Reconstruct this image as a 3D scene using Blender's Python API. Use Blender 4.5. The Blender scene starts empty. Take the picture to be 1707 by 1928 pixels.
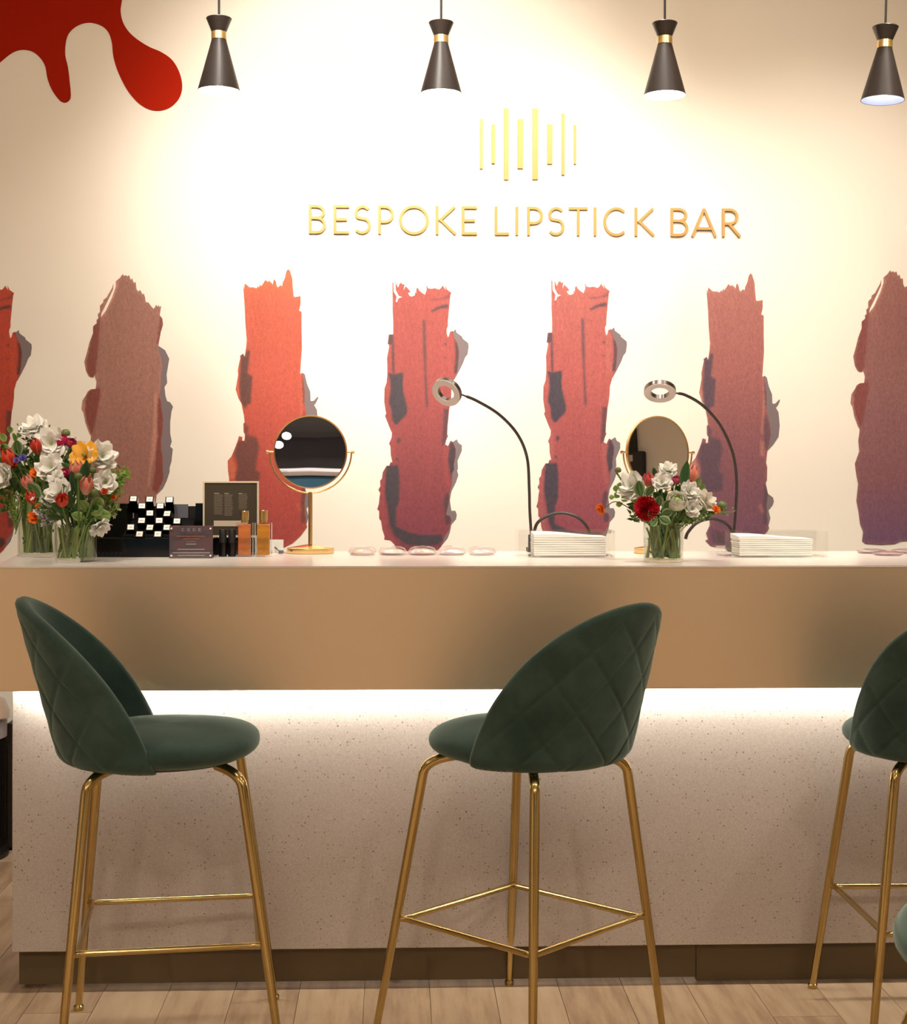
import bpy, math, random
import numpy as np
from mathutils import Vector, Matrix
from mathutils.geometry import delaunay_2d_cdt
from math import sin, cos, pi, radians as R

SC = bpy.context.scene
COL = SC.collection
random.seed(7)

# ------------------------------------------------------------------ camera
F = 2800.0; CX = 853.5; CY = 890.0
CAMP = Vector((0.0, -3.81, 1.339))
YAW = R(2.2); ROLL = R(0.09)
cam_d = bpy.data.cameras.new('camera'); cam = bpy.data.objects.new('camera', cam_d)
COL.objects.link(cam)
cam_d.sensor_fit = 'HORIZONTAL'; cam_d.sensor_width = 36.0
cam_d.lens = 36.0 * F / 1707.0
cam_d.shift_y = -(964.0 - CY) / 1707.0
cam_d.clip_start = 0.05
CM = Matrix.Translation(CAMP) @ Matrix.Rotation(-YAW, 4, 'Z') @ Matrix.Rotation(R(90), 4, 'X') @ Matrix.Rotation(ROLL, 4, 'Z')
cam.matrix_world = CM
SC.camera = cam
C3 = CM.to_3x3()

def ray(px, py): return C3 @ Vector(((px - CX) / F, -(py - CY) / F, -1.0))
def aty(px, py, Y):
    d = ray(px, py); return CAMP + d * ((Y - CAMP.y) / d.y)
def atz(px, py, Z):
    d = ray(px, py); return CAMP + d * ((Z - CAMP.z) / d.z)
def camxy(x, D):
    """camera-right x and depth D to world ground position"""
    return (CAMP.x + x * cos(YAW) + D * sin(YAW), CAMP.y - x * sin(YAW) + D * cos(YAW))
def depth(p): return (CM.inverted() @ p).z * -1
def pxm(p): return depth(p) / F          # metres per pixel at p

# ------------------------------------------------------------------ world, exposure, lights
w = bpy.data.worlds.new('world'); SC.world = w; w.use_nodes = True
w.node_tree.nodes['Background'].inputs[0].default_value = (1.0, 0.86, 0.68, 1)
w.node_tree.nodes['Background'].inputs[1].default_value = 0.10
vs = SC.view_settings
vs.view_transform = 'Standard'; vs.look = 'None'; vs.exposure = 0.04; vs.gamma = 1.0; vs.use_curve_mapping = False
SC.cycles.transparent_max_bounces = 24
SC.cycles.max_bounces = 5; SC.cycles.diffuse_bounces = 2; SC.cycles.glossy_bounces = 3
SC.cycles.use_adaptive_sampling = True; SC.cycles.adaptive_threshold = 0.06
SC.cycles.caustics_reflective = False; SC.cycles.caustics_refractive = False
SC.cycles.use_denoising = True

def light(kind, name, loc, aim, power, color, size=0.1, spot=60, blend=0.6):
    d = bpy.data.lights.new(name, kind); d.energy = power; d.color = color
    if kind == 'SPOT':
        d.spot_size = R(spot); d.spot_blend = blend; d.shadow_soft_size = size
    elif kind == 'AREA':
        d.shape = 'DISK'; d.size = size
    else:
        d.shadow_soft_size = size
    o = bpy.data.objects.new(name, d); COL.objects.link(o)
    o.location = loc
    o.rotation_euler = (Vector(aim) - Vector(loc)).to_track_quat('-Z', 'Y').to_euler()
    return o
WARM = (1.0, 0.855, 0.69); WASH = (1.0, 0.925, 0.835)
# ceiling track spots washing the back wall
light('SPOT', 'wall_washer', (-0.25, -0.55, 3.32), (-0.02, 1.60, 2.48), 300, WASH, 0.22, 52, 0.55)
light('SPOT', 'wall_washer', (0.62, 0.25, 3.34), (0.62, 1.60, 1.30), 112, WASH, 0.09, 84, 0.8)
light('SPOT', 'wall_washer', (1.55, 0.25, 3.34), (1.55, 1.60, 1.15), 98, WASH, 0.09, 84, 0.9)
light('SPOT', 'wall_washer', (-0.55, 0.25, 3.34), (-0.55, 1.60, 1.10), 72, WASH, 0.09, 80, 0.9)  # extra washer added to brighten the lower wall
# track spots further out, filling the whole wall
for x, p in ((-1.7, 64), (-0.5, 80), (0.7, 92), (1.9, 104)):
    light('SPOT', 'track_spot', (x, -1.3, 3.30), (x * 0.8, 1.60, 2.0), p, (1.0, 0.85, 0.67), 0.12, 72, 0.9)
# unseen spots added to brighten the things on the worktop
for x, p in ((-1.05, 115), (-0.1, 110), (0.85, 135), (1.7, 105)):
    light('SPOT', 'added_counter_spot', (x, -0.95, 3.30), (x * 0.95, 0.50, 1.20), p, WASH, 0.06, 36, 0.7)
# shop ceiling downlights
for (x, y, p) in ((-2.6, -1.5, 42), (-0.9, -1.5, 24), (0.9, -1.7, 32), (2.5, -1.3, 74),
                  (-2.6, -4.2, 290), (-0.5, -4.4, 240), (1.6, -4.2, 240), (-1.6, -6.3, 240), (0.0, -6.2, 260), (1.9, -6.3, 300)):
    light('SPOT', 'ceiling_downlight', (x, y, 3.32), (x, y + 0.25, 0), p, WARM, 0.07, 125, 1.0)

# ------------------------------------------------------------------ helpers
def lin(c):
    return tuple(((v / 255.0) / 12.92 if v / 255.0 <= 0.04045 else ((v / 255.0 + 0.055) / 1.055) ** 2.4) for v in c[:3])

def link(nt, a, b): nt.links.new(a, b)

def mat(name, rgb=(200, 200, 200), rough=0.5, metal=0.0, lc=None, **kw):
    m = bpy.data.materials.new(name); m.use_nodes = True
    b = m.node_tree.nodes['Principled BSDF']
    c = lc if lc else lin(rgb)
    b.inputs['Base Color'].default_value = (*c, 1)
    b.inputs['Roughness'].default_value = rough
    b.inputs['Metallic'].default_value = metal
    for k, v in kw.items():
        b.inputs[k.replace('_', ' ')].default_value = v
    return m

def nodes(m): return m.node_tree, m.node_tree.nodes['Principled BSDF']

def noise_node(nt, scale, detail=4, mapping=None, coord='Object', rough=0.55):
    tc = nt.nodes.new('ShaderNodeTexCoord')
    n = nt.nodes.new('ShaderNodeTexNoise'); n.inputs['Scale'].default_value = scale
    n.inputs['Detail'].default_value = detail; n.inputs['Roughness'].default_value = rough
    src = tc.outputs[coord]
    if mapping:
        mp = nt.nodes.new('ShaderNodeMapping')
        mp.inputs['Scale'].default_value = mapping.get('s', (1, 1, 1)); mp.inputs['Location'].default_value = mapping.get('l', (0, 0, 0))
        link(nt, src, mp.inputs[0]); src = mp.outputs[0]
    link(nt, src, n.inputs['Vector'])
    return n

def ramp(nt, fac, stops):
    r = nt.nodes.new('ShaderNodeValToRGB')
    el = r.color_ramp.elements
    while len(el) < len(stops): el.new(0.5)
    for e, (p, c) in zip(el, stops):
        e.position = p; e.color = (*c, 1)
    link(nt, fac, r.inputs[0]); return r

def bump(nt, b, h, strength, dist=0.002):
    bp = nt.nodes.new('ShaderNodeBump'); bp.inputs['Strength'].default_value = strength; bp.inputs['Distance'].default_value = dist
    link(nt, h, bp.inputs['Height']); link(nt, bp.outputs[0], b.inputs['Normal'])

def emit(name, color, strength):
    m = bpy.data.materials.new(name); m.use_nodes = True; nt = m.node_tree
    nt.nodes.remove(nt.nodes['Principled BSDF'])
    e = nt.nodes.new('ShaderNodeEmission'); e.inputs[0].default_value = (*color, 1); e.inputs[1].default_value = strength
    link(nt, e.outputs[0], nt.nodes['Material Output'].inputs[0]); return m

def clear(name, tint=(1, 1, 1), ior=1.45, rough=0.02, gl=1.0):
    """thin clear glass or acrylic: straight-through transmission with Fresnel reflection"""
    m = bpy.data.materials.new(name); m.use_nodes = True; nt = m.node_tree
    nt.nodes.remove(nt.nodes['Principled BSDF'])
    t = nt.nodes.new('ShaderNodeBsdfTransparent'); t.inputs[0].default_value = (*tint, 1)
    g = nt.nodes.new('ShaderNodeBsdfGlossy'); g.inputs['Roughness'].default_value = rough
    g.inputs['Color'].default_value = (gl, gl, gl, 1)
    lw = nt.nodes.new('ShaderNodeLayerWeight'); lw.inputs[0].default_value = 0.5
    pw_ = nt.nodes.new('ShaderNodeMath'); pw_.operation = 'POWER'; pw_.inputs[1].default_value = 4.0; link(nt, lw.outputs['Facing'], pw_.inputs[0])
    fr = nt.nodes.new('ShaderNodeMath'); fr.operation = 'MULTIPLY_ADD'; fr.inputs[1].default_value = 0.75; fr.inputs[2].default_value = ((ior - 1) / (ior + 1)) ** 2; fr.use_clamp = True
    link(nt, pw_.outputs[0], fr.inputs[0])
    mx = nt.nodes.new('ShaderNodeMixShader')
    link(nt, fr.outputs[0], mx.inputs[0]); link(nt, t.outputs[0], mx.inputs[1]); link(nt, g.outputs[0], mx.inputs[2])
    link(nt, mx.outputs[0], nt.nodes['Material Output'].inputs[0]); return m

def attr_mat(name, rough=0.6, attr='Col', transl=0.0):
    m = mat(name, rough=rough); nt, b = nodes(m)
    a = nt.nodes.new('ShaderNodeAttribute'); a.attribute_name = attr
    link(nt, a.outputs['Color'], b.inputs['Base Color'])
    if transl:
        tr = nt.nodes.new('ShaderNodeBsdfTranslucent'); link(nt, a.outputs['Color'], tr.inputs[0])
        mx = nt.nodes.new('ShaderNodeMixShader'); mx.inputs[0].default_value = transl
        link(nt, b.outputs[0], mx.inputs[1]); link(nt, tr.outputs[0], mx.inputs[2])
        link(nt, mx.outputs[0], nt.nodes['Material Output'].inputs[0])
    return m

class MB:
    def __init__(s): s.v = []; s.f = []; s.c = []
    def add(s, vs, fs, col=None):
        o = len(s.v); s.v += [tuple(v) for v in vs]; s.f += [tuple(i + o for i in f) for f in fs]
        if col is not None:
            s.c += ([col] * len(vs) if not isinstance(col, list) else col)
        return s
    def box(s, x0, x1, y0, y1, z0, z1, M=None):
        vs = [Vector((x, y, z)) for z in (z0, z1) for y in (y0, y1) for x in (x0, x1)]
        if M: vs = [M @ v for v in vs]
        return s.add(vs, [(0, 2, 3, 1), (4, 5, 7, 6), (0, 1, 5, 4), (2, 6, 7, 3), (0, 4, 6, 2), (1, 3, 7, 5)])
    def prism(s, poly, z0, z1):
        n = len(poly)
        return s.add([(x, y, z0) for x, y in poly] + [(x, y, z1) for x, y in poly],
                     [tuple(range(n - 1, -1, -1)), tuple(range(n, 2 * n))] + [(i, (i + 1) % n, n + (i + 1) % n, n + i) for i in range(n)])
    def lathe(s, prof, seg=32, M=None, closed=False):
        """prof: list of (r,z)"""
        vs = []; fs = []
        n = len(prof)
        for k in range(seg):
            a = 2 * pi * k / seg
            for r, z in prof: vs.append(Vector((r * cos(a), r * sin(a), z)))
        for k in range(seg):
            k2 = (k + 1) % seg
            for i in range(n - 1 + (1 if closed else 0)):
                j = (i + 1) % n
                fs.append((k * n + i, k2 * n + i, k2 * n + j, k * n + j))
        if M: vs = [M @ v for v in vs]
        return s.add(vs, fs)
    def tube(s, pts, rad, seg=10, caps=True):
        pts = [Vector(p) for p in pts]; n = len(pts)
        if not hasattr(rad, '__len__'): rad = [rad] * n
        tans = []
        for i in range(n):
            t = (pts[min(i + 1, n - 1)] - pts[max(i - 1, 0)])
            tans.append(t.normalized())
        ref = Vector((0, 0, 1)) if abs(tans[0].z) < 0.9 else Vector((1, 0, 0))
        u = tans[0].cross(ref).normalized()
        vs = []; fs = []
        for i in range(n):
            t = tans[i]; u = (u - t * u.dot(t)).normalized(); v = t.cross(u)
            for k in range(seg):
                a = 2 * pi * k / seg
                vs.append(pts[i] + (u * cos(a) + v * sin(a)) * rad[i])
        for i in range(n - 1):
            for k in range(seg):
                k2 = (k + 1) % seg
                fs.append((i * seg + k, i * seg + k2, (i + 1) * seg + k2, (i + 1) * seg + k))
        if caps:
            fs.append(tuple(range(seg - 1, -1, -1))); fs.append(tuple(range((n - 1) * seg, n * seg)))
        return s.add(vs, fs)
    def mesh(s, name, smooth=False, angle=None):
        me = bpy.data.meshes.new(name); me.from_pydata(s.v, [], s.f); me.update()
        if s.c:
            a = me.color_attributes.new('Col', 'FLOAT_COLOR', 'POINT')
            a.data.foreach_set('color', np.array([(*c[:3], 1) for c in s.c], 'f').ravel())
        if smooth:
            me.polygons.foreach_set('use_smooth', [True] * len(me.polygons))
            if angle: me.set_sharp_from_angle(angle=R(angle))
        return me
    def build(s, name, m, parent=None, smooth=False, angle=40, bevel=0):
        me = s.mesh(name, smooth, angle)
        return place(name, me, m, parent, bevel)

def place(name, me, m, parent=None, bevel=0):
    if m and not me.materials: me.materials.append(m)
    o = bpy.data.objects.new(name, me); COL.objects.link(o)
    if parent: o.parent = parent
    if bevel:
        b = o.modifiers.new('bevel', 'BEVEL'); b.width = bevel; b.segments = 2; b.limit_method = 'ANGLE'
    return o

def tag(o, label=None, cat=None, group=None, kind=None):
    if label: o['label'] = label
    if cat: o['category'] = cat
    if group: o['group'] = group
    if kind: o['kind'] = kind
    return o

def empty(name, loc=(0, 0, 0), label=None, cat=None, group=None, rot=None, scale=None):
    o = bpy.data.objects.new(name, None); COL.objects.link(o); o.location = loc
    o.empty_display_size = 0.05
    if rot is not None: o.rotation_euler = rot
    if scale is not None: o.scale = (scale,) * 3
    return tag(o, label, cat, group)

def spline(pts, n=8):
    pts = [Vector(p) for p in pts]; out = []
    P = [pts[0] * 2 - pts[1]] + pts + [pts[-1] * 2 - pts[-2]]
    for i in range(1, len(P) - 2):
        for k in range(n):
            t = k / n
            a, b, c, d = P[i - 1], P[i], P[i + 1], P[i + 2]
            out.append(0.5 * ((2 * b) + (c - a) * t + (2 * a - 5 * b + 4 * c - d) * t * t + (3 * b - a - 3 * c + d) * t ** 3))
    out.append(pts[-1]); return out

# ------------------------------------------------------------------ materials
def m_wall():
    m = mat('cream_wall_paint', lc=(0.88, 0.805, 0.70), rough=0.85); nt, b = nodes(m)
    n = noise_node(nt, 180, 3); bump(nt, b, n.outputs[0], 0.06, 0.001); return m
def m_wood():
    m = mat('pale_oak_floor', rough=0.45); nt, b = nodes(m)
    oi = nt.nodes.new('ShaderNodeObjectInfo')
    n = noise_node(nt, 3.0, 6, {'s': (9, 1.1, 1)}, 'Object')
    ad = nt.nodes.new('ShaderNodeMath'); ad.operation = 'MULTIPLY_ADD'; ad.inputs[1].default_value = 0.30; 
    link(nt, oi.outputs['Random'], ad.inputs[0]); link(nt, n.outputs[0], ad.inputs[2])
    r = ramp(nt, ad.outputs[0], [(0.3, lin((140, 110, 86))), (0.62, lin((182, 154, 124))), (0.95, lin((200, 174, 144)))])
    n2 = noise_node(nt, 1.2, 3, {'s': (1, 1, 1)}, 'Object')
    mx = nt.nodes.new('ShaderNodeMixRGB'); mx.blend_type = 'MULTIPLY'; mx.inputs[0].default_value = 0.35
    link(nt, r.outputs[0], mx.inputs[1]); link(nt, n2.outputs['Color'], mx.inputs[2])
    link(nt, r.outputs[0], b.inputs['Base Color']); bump(nt, b, n.outputs[0], 0.08, 0.001); return m
def m_terrazzo():
    m = mat('speckled_stone', rough=0.5); nt, b = nodes(m)
    tc = nt.nodes.new('ShaderNodeTexCoord')
    v = nt.nodes.new('ShaderNodeTexVoronoi'); v.inputs['Scale'].default_value = 120
    v.inputs['Randomness'].default_value = 1.0; v.voronoi_dimensions = '2D'
    sx_ = nt.nodes.new('ShaderNodeSeparateXYZ'); link(nt, tc.outputs['Object'], sx_.inputs[0])
    ay_ = nt.nodes.new('ShaderNodeMath'); link(nt, sx_.outputs[0], ay_.inputs[0]); link(nt, sx_.outputs[1], ay_.inputs[1])
    cb_ = nt.nodes.new('ShaderNodeCombineXYZ'); link(nt, ay_.outputs[0], cb_.inputs[0]); link(nt, sx_.outputs[2], cb_.inputs[1]); link(nt, cb_.outputs[0], v.inputs['Vector'])
    wn = nt.nodes.new('ShaderNodeSeparateColor'); link(nt, v.outputs['Color'], wn.inputs[0])
    # only some cells carry a speck, size random
    lt = nt.nodes.new('ShaderNodeMath'); lt.operation = 'MULTIPLY'; lt.inputs[1].default_value = 0.30
    link(nt, wn.outputs[0], lt.inputs[0])
    sub = nt.nodes.new('ShaderNodeMath'); sub.operation = 'LESS_THAN'
    link(nt, v.outputs['Distance'], sub.inputs[0]); link(nt, lt.outputs[0], sub.inputs[1])
    gt = nt.nodes.new('ShaderNodeMath'); gt.operation = 'GREATER_THAN'; gt.inputs[1].default_value = 0.84; link(nt, wn.outputs[1], gt.inputs[0])
    ml = nt.nodes.new('ShaderNodeMath'); ml.operation = 'MULTIPLY'; link(nt, sub.outputs[0], ml.inputs[0]); link(nt, gt.outputs[0], ml.inputs[1])
    n = noise_node(nt, 350, 3)
    base = ramp(nt, n.outputs[0], [(0.35, lin((202, 189, 180))), (0.65, lin((220, 209, 201)))])
    spk = ramp(nt, wn.outputs[2], [(0.0, lin((158, 134, 116))), (0.6, lin((182, 164, 150))), (1.0, lin((142, 120, 106)))])
    mx = nt.nodes.new('ShaderNodeMixRGB'); link(nt, ml.outputs[0], mx.inputs[0]); link(nt, base.outputs[0], mx.inputs[1]); link(nt, spk.outputs[0], mx.inputs[2])
    link(nt, mx.outputs[0], b.inputs['Base Color']); return m
def m_brass_sheet():
    m = mat('brushed_bronze_sheet', lc=(0.92, 0.77, 0.57), rough=0.42, metal=1.0); nt, b = nodes(m)
    n = noise_node(nt, 60, 3, {'s': (1, 1, 40)})
    r = ramp(nt, n.outputs[0], [(0.3, (0.42, 0.42, 0.42)), (0.7, (0.54, 0.54, 0.54))])
    link(nt, r.outputs[0], b.inputs['Roughness']); bump(nt, b, n.outputs[0], 0.05, 0.0005); return m
def m_velvet():
    m = mat('green_velvet', lc=(0.020, 0.045, 0.036), rough=0.9, Sheen_Weight=0.7, Sheen_Roughness=0.45); nt, b = nodes(m)
    b.inputs['Sheen Tint'].default_value = (0.62, 0.80, 0.72, 1)
    b.inputs['Specular IOR Level'].default_value = 0.15
    n = noise_node(nt, 9, 5)
    r = ramp(nt, n.outputs[0], [(0.3, (0.032, 0.064, 0.056)), (0.7, (0.062, 0.116, 0.102))])
    link(nt, r.outputs[0], b.inputs['Base Color'])
    n2 = noise_node(nt, 400, 2); bump(nt, b, n2.outputs[0], 0.25, 0.001); return m

WALL = m_wall(); WOOD = m_wood(); TERR = m_terrazzo(); FASC = m_brass_sheet(); VELV = m_velvet()
COLLAR = mat('bright_brass', lc=(0.92, 0.66, 0.28), rough=0.3, metal=0.8)
WHITE = mat('white_laminate', (238, 228, 216), 0.22)
GOLD = mat('polished_gold', lc=(0.54, 0.40, 0.165), rough=0.20, metal=1.0)
BRASS = mat('satin_brass', lc=(0.80, 0.55, 0.24), rough=0.22, metal=1.0)
LETTER = mat('gold_letter', lc=(0.43, 0.235, 0.065), rough=0.42, metal=0.35)
BLACKG = mat('black_gloss', (14, 12, 12), 0.12)
BLACKM = mat('black_satin', (24, 21, 20), 0.45)
SHADE = mat('black_shade', (50, 42, 39), 0.40)
SHADEIN = mat('white_shade_inside', (235, 238, 250), 0.5)
DARKPL = mat('olive_plinth', (100, 84, 58), 0.55)
CEIL = mat('ceiling_paint', (215, 205, 190), 0.9)
DARKW = mat('charcoal_wall', (44, 40, 42), 0.8)
MIRROR = mat('mirror_glass', lc=(0.92, 0.92, 0.92), rough=0.0, metal=1.0)
GLASS = clear('vase_glass', (0.95, 0.965, 0.94), 1.5)
ACRYL = clear('clear_acrylic', (0.99, 0.99, 0.985), 1.49)
PAPER = mat('napkin_paper', (253, 250, 241), 0.9)
GOOSE = mat('gooseneck_black', (42, 30, 26), 0.38)
CHROME = mat('chrome', lc=(0.75, 0.72, 0.70), rough=0.12, metal=1.0)

# ------------------------------------------------------------------ room shell
WY = 1.60                      # face of the back wall
XL, XR, YF, ZC = -4.2, 4.4, -7.2, 3.40
wb = empty('wall_back'); tag(wb, kind='structure')
seam = aty(1297, 300, WY).x
MB().box(XL, seam - 0.0012, WY, WY + 0.1, 0, ZC).build('panel', WALL, wb)
MB().box(seam + 0.0012, XR, WY + 0.0012, WY + 0.1, 0, ZC).build('panel', WALL, wb)
MB().box(seam - 0.004, seam + 0.004, WY + 0.0022, WY + 0.1, 0, ZC).build('seam_backing', WALL, wb)
tag(MB().box(XL - 0.1, XL, YF, WY, 0, ZC).build('wall_left', WALL), kind='structure')
tag(MB().box(XR, XR + 0.1, YF, WY, 0, ZC).build('wall_right', WALL), kind='structure')
tag(MB().box(XL, XR, YF - 0.1, YF, 0, ZC).build('wall_front', mat('tan_wall_paint', (222, 200, 168), 0.8)), kind='structure')
tag(MB().box(XL, XR, YF - 0.1, WY + 0.1, ZC, ZC + 0.1).build('ceiling', CEIL), kind='structure')
fl = MB().box(XL, XR, YF, WY, -0.06, -0.006).build('floor', WOOD); tag(fl, kind='structure')
pw, pl = 0.168, 1.25
pm = MB().box(0.0008, pw - 0.0008, 0.0008, pl - 0.0008, -0.006, 0.0).mesh('plank')
pm.materials.append(WOOD)
rnd = random.Random(3)
nx = int(5.2 / pw)
for i in range(nx):
    y = -2.6 - rnd.random() * pl
    x = -2.6 + i * pw
    while y < WY - 0.02:
        o = bpy.data.objects.new('plank', pm); COL.objects.link(o); o.parent = fl
        L = min(pl, WY - y)
        o.location = (x, y, 0); o.scale = (1, L / pl, 1)
        y += pl
# unseen objects added for the mirrors and the bronze fascia to reflect
BLUE = mat('blue_upholstery', (62, 122, 168), 0.7)
TANW = mat('tan_wall', (196, 168, 130), 0.8)
def reflection_unit(x0, x1, label):  # dark unit added so the fascia and mirror reflect dark bands
    e = empty('added_reflection_unit', ((x0 + x1) / 2, YF + 0.2, 0), label, 'display unit', 'dark units added along the opposite wall for reflections')
    w2 = (x1 - x0) / 2
    MB().box(-w2, w2, -0.18, 0.18, 0.001, 2.9).build('unit_body', DARKW, e)
    for z in (1.5, 2.1): MB().box(-w2, w2, 0.18, 0.24, z, z + 0.04).build('unit_shelf', BLACKM, e)
reflection_unit(-2.5, -0.22, 'wide dark unit added for reflections on the opposite wall, behind the blue bench')
reflection_unit(0.25, 1.05, 'narrow dark unit added for reflections on the opposite wall')
reflection_unit(2.8, 4.3, 'dark unit added for reflections at the corner of the opposite wall')
tag(MB().box(-2.5, -0.22, YF + 0.48, YF + 0.9, 0.001, 1.18).build('reflection_bench', BLUE, bevel=0.03), 'long blue bench added for the mirror, before the wide dark unit', 'bench')  # bench added behind the camera as the mirror's blue reflection
tag(MB().box(-2.5, -0.22, YF + 0.46, YF + 0.93, 1.182, 1.235).build('reflection_rail', mat('pale_rail', (190, 190, 205), 0.3), bevel=0.02), 'pale rail added for the mirror, above the blue bench', 'shelf')  # rail added as the pale edge reflected above the blue

for k, (x, z) in enumerate(((-0.82, 1.50), (-0.88, 1.43))):  # lamps added to give the dark mirror its white ovals
    e = empty('reflection_globe_lamp', (x, -6.0, z), ('higher', 'lower')[k] + ' white globe lamp added before the dark unit for the mirror', 'lamp', 'globe lamps added for the mirror to reflect')
    MB().lathe([(0, -0.030), (0.018, -0.026), (0.032, -0.015), (0.036, 0), (0.032, 0.015), (0.018, 0.026), (0, 0.030)], 24).build('globe', emit('globe_light', (1, 0.97, 0.92), 4), e, True)
    MB().tube([(0, 0, 0.04), (0, 0, ZC - z - 0.005)], 0.003, 6).build('cable', BLACKM, e)
e = empty('reflection_bag', (XR - 0.02, -1.83, 1.42), 'flat black bag added on the right side wall for the mirror', 'bag')  # bag added out of view for the right mirror to reflect
MB().box(-0.03, 0.019, -0.085, 0.085, 0, 0.30).build('bag_body', mat('black_bag', (40, 40, 44), 0.6), e, bevel=0.01)
MB().box(-0.012, 0.012, -0.03, 0.03, 0.301, 0.80).build('strap', BLACKM, e)
MB().box(-0.032, -0.0302, -0.025, 0.02, 0.24, 0.28).build('bag_tag', mat('pale_tag', (200, 185, 165), 0.6), e)

# ------------------------------------------------------------------ counter
ZT = aty(853, 1065.5, 0).z; ZB = aty(853, 1298.5, 0).z
CY1 = 0.708
xfl = aty(-16, 1065, 0).x; xbl = atz(40, 1040, ZT).x; CXR = 2.3
PY = 0.05
ZP = aty(853, 1784, PY).z
xpl = aty(23, 1500, PY).x; xkl = aty(36, 1820, PY + 0.025).x
ct = empty('bar_counter', (0.4, 0.35, 0), 'long bar counter with bronze fascia, speckled stone front and dark plinth', 'counter')
def cpart(mb, name, m, bevel=0, parent=None, smooth=False):
    o = mb.build(name, m, None, smooth, bevel=bevel)
    o.parent = parent or ct
    if not parent: o.matrix_parent_inverse = Matrix.Translation(-ct.location)
    return o
slope = (xbl - xfl) / CY1
def xl_at(y): return xfl + slope * y
cpart(MB().prism([(xfl, 0), (CXR, 0), (CXR, 0.02), (xl_at(0.02), 0.02)], ZB, ZT - 0.004), 'fascia', FASC)
cpart(MB().prism([(xl_at(0.02), 0.02), (xl_at(0.02) + 0.02, 0.02), (xbl + 0.02, CY1), (xbl, CY1)], ZB, ZT - 0.004), 'side_fascia', FASC)
cpart(MB().prism([(xl_at(0.02) + 0.02, 0.02), (CXR, 0.02), (CXR, CY1), (xbl + 0.02, CY1)], ZB + 0.02, ZB + 0.06), 'fascia_underside', mat('underside_board', (190, 180, 165), 0.8))
cpart(MB().box(xpl, CXR, PY, PY + 0.03, ZP, ZB + 0.02), 'front_panel', TERR, 0.0015)
cpart(MB().box(xpl, xpl + 0.03, PY + 0.03, CY1 - 0.08, ZP, ZB + 0.02), 'side_panel', TERR)
xs = aty(1310, 1800, PY + 0.025).x
cpart(MB().box(xkl, xs - 0.001, PY + 0.025, PY + 0.045, 0.014, ZP), 'plinth_board', DARKPL)
cpart(MB().box(xs + 0.001, CXR, PY + 0.025, PY + 0.045, 0.004, ZP), 'plinth_board', DARKPL)
cpart(MB().box(xkl, xkl + 0.02, PY + 0.045, CY1 - 0.12, 0.014, ZP), 'plinth_end', DARKPL)
for x in (xkl + 0.05, 0.0, 1.2):
    cpart(MB().lathe([(0, 0), (0.02, 0), (0.02, 0.006), (0.008, 0.01), (0.008, 0.03), (0, 0.03)], 12, Matrix.Translation((x, PY + 0.10, 0.0005))), 'levelling_foot', CHROME)
cpart(MB().box(xpl + 0.02, CXR - 0.05, 0.0215, 0.0315, ZB + 0.013, ZB + 0.0195), 'led_strip', emit('led_strip_light', (1.0, 0.96, 0.86), 105))
top = MB().prism([(xfl, -0.001), (CXR, -0.001), (CXR, CY1), (xbl, CY1)], ZT - 0.004, ZT).build('counter_top', WHITE)
tag(top, 'glossy white worktop running the length of the bar', 'worktop')

# ------------------------------------------------------------------ wall lettering
def ribbon(mb, pts, wd, y0, y1, closed=False):
    """flat ribbon in the XZ plane extruded from y0 to y1"""
    P = [Vector((p[0], p[1])) for p in pts]
    P = [p for k, p in enumerate(P) if k == 0 or (p - P[k - 1]).length > 1e-5]; n = len(P)
    Lp, Rp = [], []
    for i in range(n):
        if closed: a = P[i] - P[i - 1]; b = P[(i + 1) % n] - P[i]
        else:
            a = P[i] - P[i - 1] if i else P[1] - P[0]
            b = P[i + 1] - P[i] if i < n - 1 else P[-1] - P[-2]
        a = a.normalized(); b = b.normalized()
        na = Vector((-a.y, a.x)); nb = Vector((-b.y, b.x)); m = (na + nb)
        m = m / max(m.length_squared, 0.3) * 2
        Lp.append(P[i] + m * wd / 2); Rp.append(P[i] - m * wd / 2)
    vs = [(p.x, y, p.y) for y in (y0, y1) for p in Lp + Rp]
    fs = []
    N = 2 * n
    rng = range(n if closed else n - 1)
    for i in rng:
        j = (i + 1) % n
        fs += [(i, j, n + j, n + i), (N + i, N + n + i, N + n + j, N + j), (i, N + i, N + j, j), (n + i, n + j, N + n + j, N + n + i)]
    if not closed:
        fs += [(0, n, N + n, N), (n - 1, N + n - 1, N + N - 1, N - 1)]
    mb.add(vs, fs)
def arc(cx, cy, rx, ry, a0, a1, n=18): return [(cx + rx * cos(R(a0 + (a1 - a0) * k / n)), cy + ry * sin(R(a0 + (a1 - a0) * k / n))) for k in range(n + 1)]
T = 0.045
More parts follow.
